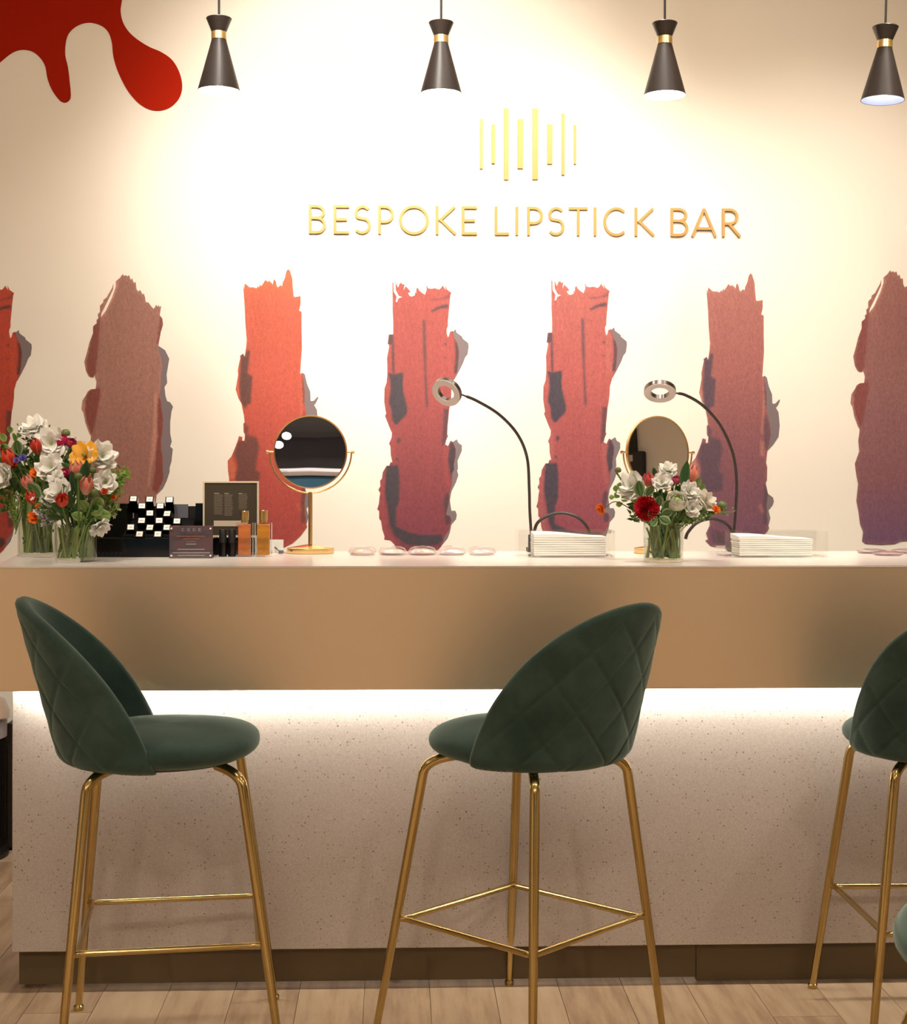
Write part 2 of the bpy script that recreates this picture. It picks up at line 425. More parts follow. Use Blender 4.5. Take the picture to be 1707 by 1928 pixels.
def glyph(ch, w):
    """strokes in units of cap height, width w; centre lines"""
    i, o = T, 1 - T; r = w - T
    if ch == 'B':
        return [[(i, 0), (i, 1)], [(i, o), (0.45 * w, o)] + arc(0.45 * w, o - 0.205, 0.42 * w, 0.205, 90, -90, 12) + [(i, o - 0.41)],
                [(i, o - 0.41), (0.48 * w, o - 0.41)] + arc(0.48 * w, i + 0.25, 0.52 * w - T, 0.25, 90, -90, 14) + [(i, i)]]
    if ch == 'E': return [[(i, 0), (i, 1)], [(i, o), (w, o)], [(i, 0.5), (w * 0.86, 0.5)], [(i, i), (w, i)]]
    if ch == 'L': return [[(i, 1), (i, i), (w, i)]]
    if ch == 'I': return [[(w / 2, 0), (w / 2, 1)]]
    if ch == 'P': return [[(i, 0), (i, 1)], [(i, o), (0.42 * w, o)] + arc(0.42 * w, o - 0.265, 0.58 * w - T, 0.265, 90, -90, 14) + [(i, o - 0.53)]]
    if ch == 'R': return [[(i, 0), (i, 1)], [(i, o), (0.40 * w, o)] + arc(0.40 * w, o - 0.245, 0.48 * w - T, 0.245, 90, -90, 14) + [(i, o - 0.49)], [(0.36 * w, o - 0.49), (w - 0.02, 0.01)]]
    if ch == 'O': return [('c', arc(w / 2, 0.5, w / 2 - T, 0.5 - T + 0.01, 0, 360, 40)[:-1])]
    if ch == 'C': return [arc(w * 0.54, 0.5, w * 0.54 - T, 0.5 - T + 0.01, 48, 312, 30)]
    if ch == 'K': return [[(i, 0), (i, 1)], [(w - 0.05, 0.98), (0.18 * w, 0.48)], [(0.22 * w, 0.53), (w - 0.02, 0.02)]]
    if ch == 'T': return [[(0, o), (w, o)], [(w / 2, 0), (w / 2, o)]]
    if ch == 'A': return [[(0.03, 0), (w / 2, 0.98)], [(w - 0.03, 0), (w / 2, 0.98)], [(0.21 * w, 0.28), (0.79 * w, 0.28)]]
    if ch == 'S':
        up = arc(w * 0.50, o - 0.225, w * 0.38, 0.225, 35, 225, 16)
        dn = arc(w * 0.47, i + 0.255, w * 0.42, 0.255, 60, -140, 16)
        return [up + dn]
    if ch == 'D': return [[(i, 0), (i, 1)], [(i, o), (0.35 * w, o)] + arc(0.35 * w, 0.5, 0.65 * w - T, 0.5 - T, 90, -90, 18) + [(i, i)]]
    return []
def letter_mesh(ch, x0, x1, zb, h, y0, y1):
    mb = MB(); wd = (x1 - x0) / h
    for k, s in enumerate(glyph(ch, wd)):
        cl = s[0] == 'c'; pts = s[1] if cl else s
        ribbon(mb, [(x0 + p[0] * h, zb + p[1] * h) for p in pts], 2 * T * h, y0 - 0.0004 * k, y1, cl)
    return mb
z0 = aty(990, 443.5, WY).z; capz = aty(990, 390, WY).z - z0
sign = empty('sign_lettering', aty(985, 443, WY), 'gold raised letters reading BESPOKE LIPSTICK BAR on the cream wall', 'sign')
for ch, a, b in (('B', 581.5, 613.5), ('E', 628, 657), ('S', 666, 699), ('P', 712, 741.5), ('O', 751, 807), ('K', 820, 858), ('E', 869, 897.5),
                 ('L', 931, 957.5), ('I', 969.5, 975.5), ('P', 992, 1021.5), ('S', 1030, 1063), ('T', 1070, 1105.5), ('I', 1116.5, 1122.5), ('C', 1135, 1180),
                 ('K', 1194, 1231), ('B', 1261.5, 1294.5), ('A', 1301, 1347.5), ('R', 1358.5, 1393)):
    mb = letter_mesh(ch, aty(a, 420, WY).x, aty(b, 420, WY).x, z0, capz, WY - 0.009, WY - 0.001)
    o = mb.build('letter_' + ch.lower(), LETTER); o.parent = sign; o.matrix_parent_inverse = Matrix.Translation(-sign.location)
logo = empty('emblem', aty(995, 340, WY), 'gold emblem of eight upright bars above the lettering', 'emblem')
for (a, b, t, bt) in ((903.5, 908, 225, 318.5), (925, 931, 235, 308.5), (948.5, 956.5, 205, 339), (974, 984, 225, 318), (1002, 1012, 205, 338.5),
                      (1029.5, 1039, 235, 309.5), (1056.5, 1062, 215, 330), (1079.5, 1083.5, 236, 309.5)):
    p, q = aty(a, t, WY), aty(b, bt, WY)
    o = MB().box(p.x, q.x, WY - 0.009, WY - 0.001, q.z, p.z).build('bar', LETTER); o.parent = logo; o.matrix_parent_inverse = Matrix.Translation(-logo.location)

# ------------------------------------------------------------------ printed lipstick smears on the wall
def inpoly(P, poly):
    x, y = P[:, 0], P[:, 1]; ins = np.zeros(len(P), bool); n = len(poly)
    for i in range(n):
        x1, y1 = poly[i]; x2, y2 = poly[i - 1]
        c = ((y1 > y) != (y2 > y)) & (x < (x2 - x1) * (y - y1) / (y2 - y1 + 1e-12) + x1); ins ^= c
    return ins
def edist(P, poly):
    d = np.full(len(P), 1e9)
    for i in range(len(poly)):
        a = np.array(poly[i - 1], float); b = np.array(poly[i], float); ab = b - a
        t = np.clip(((P - a) @ ab) / (ab @ ab + 1e-9), 0, 1)
        d = np.minimum(d, np.hypot(*(P - a - t[:, None] * ab).T))
    return d
def sdf(P, poly): d = edist(P, poly); return np.where(inpoly(P, poly), d, -d)
def conv(pts, ox, oy, s): return [(ox + x / s, oy + y / s) for x, y in pts]
CU = lambda p: conv(p, 700, 510, 7.415)
CL = lambda p: conv(p, 700, 770, 6.885)
BU = lambda p: conv(p, 420, 500, 7.415)
BL = lambda p: conv(p, 420, 760, 6.885)
B6 = lambda p: [(x - 872, y - 8) for x, y in conv(p, 1300, 760, 6.65)]
AU = lambda p: conv(p, 0, 500, 5.0206)
AL = lambda p: conv(p, 140, 740, 8.535)
A7 = lambda p: [(x - 1444, y + 10) for x, y in conv(p, 1560, 490, 3.381)]

SC_BODY = CU([(288, 520), (290, 430), (286, 330), (285, 155), (300, 170), (303, 290), (345, 360), (330, 435), (350, 435), (370, 385), (425, 365), (375, 345), (335, 270),
    (328, 150), (342, 190), (365, 235), (385, 180), (410, 165), (425, 190), (455, 185), (440, 270), (470, 215), (510, 255), (540, 295), (500, 305), (525, 350), (560, 360), (600, 340),
    (600, 285), (615, 320), (620, 250), (640, 235), (660, 275), (690, 300), (740, 335), (765, 260), (755, 185), (782, 245), (830, 250), (880, 243), (940, 262), (975, 225), (982, 200), (1000, 225),
    (1030, 270), (1015, 195), (1050, 265), (1108, 305), (1095, 340), (1080, 480), (1075, 540), (1060, 690), (1060, 770), (1040, 820), (1045, 880), (1060, 930), (1075, 905), (1090, 850), (1125, 840),
    (1150, 940), (1190, 1000), (1215, 1110), (1215, 1170), (1205, 1290), (1190, 1420), (1150, 1500), (1110, 1640), (1105, 1760), (1090, 1880)]) + \
    CL([(1000, 10), (990, 130), (980, 220), (975, 330), (985, 350), (960, 410), (950, 460), (985, 480), (1020, 410), (1050, 430), (1085, 520), (1085, 620), (1060, 720), (1065, 790), (1040, 830), (1040, 920),
    (1030, 1000), (1000, 1110), (1005, 1180), (985, 1270), (960, 1370), (1010, 1385), (1030, 1440), (1010, 1520), (1000, 1570), (950, 1640), (925, 1710), (900, 1780), (850, 1830), (820, 1830), (700, 1800),
    (560, 1800), (460, 1850), (440, 1840), (360, 1810), (310, 1800), (290, 1750), (240, 1700), (160, 1690), (165, 1650), (135, 1560), (120, 1450), (95, 1420), (95, 1320), (70, 1300), (90, 1230), (100, 1130),
    (110, 1090), (85, 1045), (110, 1000), (105, 930), (130, 900), (140, 820), (190, 735), (225, 735), (240, 690), (265, 690), (245, 600), (240, 480), (222, 450), (255, 370), (260, 310), (230, 240), (170, 90), (185, 60), (175, 5)]) + \
    CU([(172, 1830), (175, 1640), (205, 1560), (215, 1440), (215, 1320), (210, 1220), (240, 1060), (240, 1030), (220, 1025), (235, 890), (298, 885), (296, 700)])
SC_SHAD = [CU([(1110, 850), (1140, 840), (1170, 815), (1180, 860), (1260, 920), (1265, 945), (1345, 1010), (1350, 1060), (1335, 1165), (1300, 1210), (1270, 1290), (1210, 1410), (1150, 1520), (1120, 1500), (1130, 1200)]),
    CL([(1030, 440), (1060, 420), (1100, 393), (1120, 440), (1165, 470), (1165, 540), (1110, 670), (1115, 770), (1105, 800), (1120, 860), (1090, 950), (1030, 1070), (1010, 1180), (1020, 1260), (1030, 1320), (1080, 1318), (1100, 1370),
    (1090, 1430), (1030, 1500), (1010, 1600), (980, 1680), (880, 1800), (850, 1750), (930, 1500), (940, 1200), (980, 900)])]
SC_DARK = [(CU([(228, 1425), (310, 1440), (440, 1420), (430, 1560), (440, 1700), (490, 1900)]) + CL([(460, 20), (450, 70), (330, 200), (300, 205), (260, 130), (250, 0)]) + CU([(235, 1850), (262, 1640), (255, 1540)]), 1.8, 1.0),
    (CL([(190, 735), (340, 730), (360, 900), (355, 1180), (310, 1310), (310, 1520), (480, 1600), (640, 1635), (900, 1630), (920, 1700), (860, 1760), (640, 1780), (430, 1750), (290, 1640), (230, 1500), (200, 1280), (165, 1080), (180, 850)]), 2.2, 1.0),
    (CU([(705, 690), (745, 690), (755, 1050), (760, 1400), (785, 1900), (750, 1900), (735, 1500), (715, 1150)]), 2.2, 0.75),
    (CU([(1150, 930), (1190, 1000), (1218, 1110), (1218, 1170), (1195, 1420), (1140, 1440), (1165, 1150)]), 1.5, 0.85),
    (CL([(1015, 430), (1050, 430), (1090, 520), (1065, 800), (1040, 900), (1010, 830), (985, 640)]), 1.5, 0.95),
    (CL([(960, 1090), (1005, 1100), (990, 1260), (960, 1370), (1010, 1385), (1025, 1440), (1000, 1500), (960, 1500), (940, 1340), (930, 1200)]), 2.0, 0.8),
    (CU([(820, 560), (900, 505), (1000, 475), (1065, 465), (1060, 520), (950, 530), (850, 575)]), 1.8, 0.9),
    (CU([(810, 395), (960, 385), (1080, 335), (1085, 375), (1000, 400), (850, 420)]), 2.0, 0.55),
    (CU([(235, 890), (300, 885), (305, 1030), (315, 1430), (285, 1430), (275, 1035), (220, 1025)]), 1.3, 0.85),
    (CL([(930, 0), (1000, 0), (980, 220), (975, 330), (955, 440), (905, 480), (920, 250)]), 1.8, 0.75),
    (CL([(325, 390), (370, 370), (375, 420), (345, 450), (325, 430)]), 1.2, 0.9), (CL([(305, 630), (340, 640), (335, 675), (305, 665)]), 1.2, 0.9),
    (CU([(1000, 1010), (1040, 1000), (1040, 1040), (1010, 1030)]), 1.0, 0.7), (CU([(1010, 1200), (1040, 1200), (1030, 1250)]), 1.0, 0.7)]
SC_LITE = [(CL([(250, 300), (300, 380), (300, 690), (262, 690), (245, 600), (240, 480), (222, 450)]), 3, 0.35), (CL([(100, 900), (160, 880), (170, 1250), (230, 1600), (380, 1800), (160, 1690), (90, 1300)]), 4, 0.3),
    (CL([(930, 480), (1000, 490), (985, 700), (1000, 1000), (960, 1000), (930, 700)]), 3, 0.35), (CU([(1060, 920), (1110, 880), (1150, 1000), (1130, 1450), (1060, 1500), (1050, 1200)]), 3, 0.4)]

SB_BODY = BU([(285, 350), (276, 240), (292, 330), (303, 250), (340, 280), (370, 305), (430, 305), (465, 320), (490, 285), (500, 310), (515, 265), (530, 290), (560, 250), (590, 200), (620, 228), (650, 212), (665, 240), (672, 230), (690, 268), (710, 190),
    (735, 220), (750, 290), (765, 305), (800, 275), (825, 288), (830, 240), (860, 180), (880, 90), (905, 48), (930, 70), (965, 180), (970, 280), (985, 430), (1000, 440), (1080, 428), (1080, 540), (1060, 630), (1095, 648), (1095, 900), (1100, 1150),
    (1085, 1350), (1075, 1510), (1105, 1500), (1125, 1600), (1140, 1750), (1135, 1920)]) + \
    B6([(985, 150), (1000, 250), (1025, 400), (1000, 540), (975, 620), (960, 770), (975, 830), (970, 990), (950, 1040), (985, 1170), (965, 1300), (975, 1420), (985, 1550)]) + \
    BL([(1090, 1600), (1000, 1720), (900, 1810), (780, 1870), (600, 1880)]) + B6([(350, 1840), (250, 1820), (180, 1750), (220, 1740), (190, 1660), (238, 1560), (228, 1400), (120, 1250)]) + \
    BL([(75, 1050), (80, 970), (65, 870), (60, 740), (110, 680), (160, 560), (190, 480), (205, 420), (250, 432), (248, 480), (275, 480), (285, 400), (265, 370), (262, 260), (280, 240), (270, 150), (250, 60), (242, 5)]) + \
    BU([(215, 1850), (175, 1730), (190, 1640), (210, 1530), (205, 1460), (220, 1380), (240, 1290), (235, 1260), (280, 1228), (300, 1270), (320, 1150), (330, 1040), (310, 800), (300, 560)])
SB_SHAD = [BU([(1090, 1510), (1110, 1497), (1140, 1520), (1170, 1650), (1215, 1760), (1220, 1890), (1260, 1890), (1322, 1828), (1328, 1850), (1290, 1928)]) + B6([(1085, 70), (1120, 130), (1135, 300), (1120, 440), (1050, 540), (965, 630), (930, 560), (960, 300), (945, 0)]),
    B6([(950, 1000), (985, 1160), (1050, 1210), (1060, 1260), (1040, 1310), (990, 1370), (1015, 1470), (992, 1560), (900, 1580), (930, 1200)])]
SB_DARK = [(BU([(240, 1255), (280, 1230), (305, 1270), (330, 1180), (380, 1190), (345, 1500), (410, 1550), (385, 1928)]) + BL([(320, 10), (285, 70), (240, 0)]) + BU([(240, 1900), (225, 1700), (240, 1400)]), 3.0, 0.95),
    (BL([(268, 245), (330, 300), (315, 400), (440, 440), (470, 560), (420, 850), (480, 900), (470, 1100), (250, 1150), (150, 980), (190, 800), (140, 640), (195, 480), (280, 480)]), 4.0, 0.85),
    (BU([(1100, 1500), (1125, 1600), (1140, 1750), (1135, 1928), (1110, 1928), (1105, 1700)]), 1.2, 0.8),
    (B6([(955, 150), (1000, 250), (1025, 400), (1000, 540), (970, 620), (940, 560), (935, 300)]), 2.0, 0.7),
    (B6([(940, 1000), (985, 1170), (975, 1420), (990, 1550), (920, 1550), (915, 1300)]), 2.5, 0.75),
    (B6([(250, 1560), (330, 1700), (420, 1760), (600, 1770), (600, 1840), (350, 1840), (265, 1740)]), 2.5, 0.7)]
SB_LITE = [(BL([(60, 740), (110, 690), (140, 760), (180, 880), (150, 990), (80, 970)]), 3, 0.7), (BU([(175, 1730), (210, 1680), (250, 1850), (270, 1928), (225, 1900)]), 2, 0.6), (BU([(1085, 1530), (1105, 1530), (1110, 1928), (1090, 1928)]), 1.5, 0.5),
    (B6([(890, 480), (930, 520), (930, 690), (890, 660)]), 3, 0.6), (B6([(890, 1300), (950, 1390), (920, 1420), (870, 1330)]), 3, 0.5), (B6([(920, 0), (940, 0), (915, 400), (895, 400)]), 1.6, 0.6)]

SA_BODY = AU([(1160, 80), (1170, 98), (1190, 90), (1200, 102), (1222, 92), (1235, 135), (1250, 120), (1265, 165), (1283, 155), (1290, 220), (1305, 245), (1325, 232), (1350, 275), (1358, 262), (1372, 300), (1378, 345), (1405, 350), (1430, 385), (1450, 408), (1465, 395), (1475, 370), (1490, 388), (1502, 372), (1508, 395), (1525, 378), (1510, 470), (1535, 500), (1542, 560), (1520, 630),
    (1500, 740), (1495, 800), (1520, 870), (1535, 960), (1520, 1050), (1520, 1130), (1505, 1250)]) + AL([(1390, 60), (1400, 200), (1430, 430), (1420, 620), (1395, 760), (1400, 900), (1430, 1100), (1420, 1250), (1440, 1390), (1370, 1550), (1320, 1640), (1310, 1760)]) + \
    [(294, 985), (290, 1015), (270, 1035)] + A7([(460, 1812), (420, 1830), (330, 1835), (225, 1828), (203, 1810), (210, 1750), (190, 1700), (180, 1620), (165, 1550), (177, 1440), (165, 1380), (155, 1310), (185, 1230), (178, 1160)]) + \
    AL([(270, 690), (240, 640), (180, 480), (150, 320), (115, 260), (130, 120), (190, 30)]) + AU([(830, 1190), (860, 1170), (905, 1165), (912, 1100), (895, 1040), (880, 1060), (845, 1052), (815, 1000), (797, 910), (820, 830), (845, 730), (880, 640), (880, 575), (915, 545), (912, 515), (930, 500), (925, 460), (945, 440), (945, 380), (975, 350), (978, 325), (1010, 300),
    (1060, 210), (1072, 170), (1070, 225), (1000, 370), (960, 450), (955, 488), (1000, 430), (1060, 300), (1095, 200), (1095, 150), (1135, 115)])
SA_SHAD = [AU([(1480, 750), (1500, 760), (1560, 800), (1600, 880), (1575, 1030), (1580, 1110), (1555, 1150), (1565, 1240)]) + AL([(1450, 0), (1490, 130), (1540, 150), (1585, 220), (1560, 300), (1540, 470), (1540, 650), (1565, 780), (1540, 860), (1582, 900), (1560, 1100), (1530, 1200), (1530, 1270), (1480, 1420), (1420, 1540), (1330, 1630), (1280, 1500), (1350, 900), (1340, 300)])]
SA_DARK = [(AU([(880, 575), (915, 545), (945, 480), (945, 540), (935, 700), (905, 1020), (880, 1060), (850, 1055), (820, 985), (822, 900), (850, 760)]), 1.4, 0.9),
    (AL([(200, 25), (260, -60), (420, -90), (410, 60), (370, 300), (330, 500), (285, 670), (260, 640), (205, 480), (170, 300), (190, 120)]), 2.0, 0.95),
    (AL([(1345, 60), (1390, 100), (1400, 200), (1432, 430), (1420, 620), (1395, 760), (1400, 900), (1430, 1100), (1430, 1390), (1330, 1620), (1250, 1560), (1300, 1200), (1310, 950), (1335, 700), (1335, 300)]), 1.5, 0.95),
    (AU([(1510, 470), (1540, 520), (1540, 580), (1500, 740), (1480, 740), (1500, 600)]), 1.2, 0.8)]
SA_LITE = [(AL([(1290, 0), (1335, 0), (1335, 700), (1300, 950), (1240, 1200), (1200, 1500), (1180, 1450), (1240, 900), (1270, 450)]), 1.8, 0.6), (AU([(1115, 135), (1095, 200), (1060, 300), (1000, 430), (958, 492), (985, 480), (1060, 330), (1110, 220)]), 1.2, 0.8),
    (AL([(115, 260), (130, 120), (170, 160), (165, 250), (180, 400), (230, 560), (265, 680), (180, 490), (150, 330)]), 1.3, 0.6)]

SMEAR_MAT = attr_mat('printed_smear', 0.6)
def smear_relief(m, amt):
    nt, b = nodes(m); a = [n for n in nt.nodes if n.type == 'ATTRIBUTE'][0]
    def emboss(sc, st, off):
        n1 = noise_node(nt, sc, 3, {'s': st}); n2 = noise_node(nt, sc, 3, {'s': st, 'l': off})
        s = nt.nodes.new('ShaderNodeMath'); s.operation = 'SUBTRACT'; link(nt, n1.outputs[0], s.inputs[0]); link(nt, n2.outputs[0], s.inputs[1]); return s
    s1 = emboss(330, (1, 1, 0.8), (0.30, 0, 0.40)); s2 = emboss(120, (1, 1, 0.5), (0.10, 0, 0.14)); n3 = noise_node(nt, 16, 3, {'s': (2.4, 1, 0.05)})
    def madd(x, k, y):
        q = nt.nodes.new('ShaderNodeMath'); q.operation = 'MULTIPLY_ADD'; link(nt, x, q.inputs[0]); q.inputs[1].default_value = k
        if isinstance(y, float): q.inputs[2].default_value = y
        else: link(nt, y, q.inputs[2])
        return q.outputs[0]
    f = madd(n3.outputs[0], 0.16, 0.92); f = madd(s1.outputs[0], 0.55 * amt, f); f = madd(s2.outputs[0], 0.45 * amt, f)
    n4 = noise_node(nt, 85, 2, {'s': (1, 1, 0.38)})
    r4 = ramp(nt, n4.outputs[0], [(0.24, (0.6, 0.6, 0.6)), (0.29, (1, 1, 1)), (0.73, (1, 1, 1)), (0.78, (1.3, 1.3, 1.3))])
    q4 = nt.nodes.new('ShaderNodeMath'); q4.operation = 'MULTIPLY'; link(nt, r4.outputs[0], q4.inputs[0]); link(nt, f, q4.inputs[1]); f = q4.outputs[0]
    vm = nt.nodes.new('ShaderNodeVectorMath'); vm.operation = 'SCALE'
    link(nt, a.outputs['Color'], vm.inputs[0]); link(nt, f, vm.inputs['Scale']); link(nt, vm.outputs[0], b.inputs['Base Color'])
smear_relief(SMEAR_MAT, 1.0)
SHADM = mat('printed_grey_shadow', lc=(0.19, 0.145, 0.150), rough=0.7)

def polymesh(name, poly, Y, m, parent, org, off=0.0):
    """flat printed shape on the wall plane"""
    vs, es, fs, *_ = delaunay_2d_cdt([Vector(p) for p in poly], [], [list(range(len(poly)))], 1, 1e-5)
    P = [aty(p.x, p.y, WY) for p in vs]
    mb = MB(); mb.add([(p.x - org.x, Y - org.y, p.z - org.z) for p in P], [tuple(f) for f in fs])
    return mb
def smear(name, label, body, shad, dark, lite, stops, dcol, lcol, x_off, z_off):
    ys = [p[1] for p in body]; y0, y1 = min(ys), max(ys)
    org = aty(sum(p[0] for p in body) / len(body), y1, WY)
    e = empty(name, (org.x + x_off, WY, org.z + z_off), label, 'wall print', 'printed lipstick smears on the wall')
    xs_ = [p[0] for p in body]; sp = 2.6
    gx, gy = np.meshgrid(np.arange(min(xs_), max(xs_), sp), np.arange(y0, y1, sp))
    G = np.stack([gx.ravel(), gy.ravel()], 1); rs = np.random.RandomState(4); G = G + rs.uniform(-.6, .6, G.shape)
    keep = sdf(G, body) > 1.0
    G = G[keep]
    nb = len(body)
    allv = [Vector(p) for p in body] + [Vector(p) for p in G]
    vs, es, fs, *_ = delaunay_2d_cdt(allv, [], [list(range(nb))], 1, 1e-5)
    P = np.array([(v.x, v.y) for v in vs])
    t = (P[:, 1] - y0) / (y1 - y0)
    colr = np.stack([np.interp(t, [s[0] for s in stops], [s[1][k] for s in stops]) for k in range(3)], 1)
    ed = edist(P, body)
    # brighter ridge just inside the outline
    k = np.exp(-ed / 3.0)[:, None] * 0.25; colr = colr * (1 - k) + np.array(lcol) * k
    for poly, soft, a in lite:
        q = np.clip((sdf(P, poly) + soft) / (2 * soft), 0, 1)[:, None] * a; colr = colr * (1 - q) + np.array(lcol) * q
    for poly, soft, a in dark:
        q = np.clip((sdf(P, poly) + soft) / (2 * soft), 0, 1); q = (q * q * (3 - 2 * q))[:, None] * a; colr = colr * (1 - q) + np.array(dcol) * q
    W = [aty(p[0], p[1], WY) for p in P]
    mb = MB(); mb.add([(p.x - org.x, -0.0016, p.z - org.z) for p in W], [tuple(f) for f in fs], [tuple(c) for c in colr])
    mb.build('paint_print', SMEAR_MAT, e)
    for s in shad:
        o = polymesh('shadow_print', s, WY - 0.0008, SHADM, e, org).build('shadow_print', SHADM, e)
    return e
def ratio(c, wall=(246, 226, 192), alb=(0.84, 0.77, 0.65)):
    a, b = lin(c), lin(wall); return tuple(min(0.9, x / y * z) for x, y, z in zip(a, b, alb))
WL = (240, 214, 176); WC = (255, 246, 230); WR = (253, 238, 212)
def offs(p_src, p_dst):
    a, b = aty(*p_src, WY), aty(*p_dst, WY); return b.x - a.x, b.z - a.z
specs = [
    ('C', (881, 575), (59, 576), 'bright red lipstick smear print at the left edge, behind the flowers', [(0, (200, 52, 26)), (0.5, (190, 46, 22)), (1, (165, 42, 28))], (78, 34, 24), (214, 62, 30), WL),
    ('A', (231, 516), (231, 516), 'brown lipstick smear print between the bright red and orange ones', [(0, (152, 92, 68)), (0.4, (160, 98, 74)), (0.75, (152, 90, 68)), (1, (150, 88, 66))], (128, 52, 36), (206, 126, 92), WL),
    ('B', (543, 507), (543, 507), 'orange red lipstick smear print behind the round dark mirror', [(0, (248, 104, 62)), (0.12, (225, 92, 66)), (0.5, (214, 80, 62)), (1, (188, 66, 62))], (104, 58, 52), (240, 112, 78), WC),
    ('C', (740, 531), (740, 531), 'deep red lipstick smear print behind the tilted ring lamp and clear dishes', [(0, (204, 82, 74)), (0.35, (192, 76, 72)), (0.65, (166, 66, 70)), (1, (146, 58, 72))], (78, 58, 66), (206, 82, 78), WC),
    ('C', (740, 531), (1039, 528), 'rose red lipstick smear print behind the first napkin tray', [(0, (206, 96, 88)), (0.35, (204, 88, 84)), (0.65, (186, 78, 82)), (1, (156, 66, 84))], (78, 58, 72), (222, 112, 104), WC),
    ('B', (543, 507), (1413, 515), 'mauve brown lipstick smear print behind the arched lamp', [(0, (184, 102, 90)), (0.35, (176, 94, 86)), (0.65, (146, 80, 84)), (1, (124, 74, 92))], (92, 64, 76), (226, 134, 112), WR),
    ('A', (231, 516), (1675, 509), 'dusky purple lipstick smear print cut by the right edge', [(0, (164, 98, 84)), (0.5, (150, 92, 88)), (0.75, (146, 86, 88)), (1, (118, 78, 102))], (142, 66, 60), (206, 130, 108), WR)]
KINDS_ = {'A': (SA_BODY, SA_SHAD, SA_DARK, SA_LITE), 'B': (SB_BODY, SB_SHAD, SB_DARK, SB_LITE), 'C': (SC_BODY, SC_SHAD, SC_DARK, SC_LITE)}
MUL = {'bright': (0.82, 1.2, 1.2), 'brown': (0.92, 1.0, 1.04), 'orange': (0.78, 1.0, 1.0), 'deep': (0.72, 0.98, 0.98), 'rose': (0.75, 1.0, 1.0), 'mauve': (0.86, 1.02, 1.0), 'dusky': (0.9, 1.0, 1.0)}
for kd, src, dst, lab, stops, dc, lc, wl in specs:
    dx, dz = offs(src, dst); mu = MUL[lab.split()[0]]; rt = lambda c: tuple(a * b for a, b in zip(ratio(c, wl), mu))
    smear('lipstick_smear_print', lab, *KINDS_[kd], [(t, rt(c)) for t, c in stops], rt(dc), rt(lc), dx, dz)

# red poured-paint shape, top left
sp_ = conv([(-60, 470), (0, 420), (60, 370), (110, 342), (165, 334), (225, 350), (275, 395), (305, 450), (320, 530), (350, 605), (395, 668), (430, 688), (462, 675), (474, 640), (468, 560), (455, 450), (437, 370), (440, 290), (458, 230), (500, 185), (560, 157), (625, 155),
    (690, 180), (730, 225), (750, 290), (760, 380), (790, 480), (850, 600), (920, 685), (990, 730), (1060, 743), (1130, 725), (1185, 680), (1215, 620), (1218, 550), (1195, 470), (1150, 400), (1080, 350), (1000, 315), (920, 265), (860, 210), (822, 145), (808, 80), (812, 30), (825, -30), (860, -120), (860, -220), (600, -380), (100, -420), (-300, -300), (-300, 400)], 0, 0, 3.556)
sp_ = [(v.x, v.y) for v in spline([Vector((*p, 0)) for p in sp_], 5)]
org = aty(170, 100, WY)
REDP = mat('red_vinyl', lc=(0.36, 0.014, 0.003), rough=0.9, Specular_IOR_Level=0.08)
mb = polymesh('x', sp_, WY - 0.004, REDP, None, org)
nv = len(mb.v)
ed = [aty(p[0], p[1], WY) for p in sp_]
n = len(ed)
mb.add([(p.x - org.x, -0.004, p.z - org.z) for p in ed] + [(p.x - org.x, -0.0006, p.z - org.z) for p in ed], [(i, (i + 1) % n, n + (i + 1) % n, n + i) for i in range(n)])
o = mb.build('paint_drip_cutout', REDP); o.location = (org.x, WY, org.z)
tag(o, 'glossy red dripping paint cut-out high on the wall at left', 'wall art')

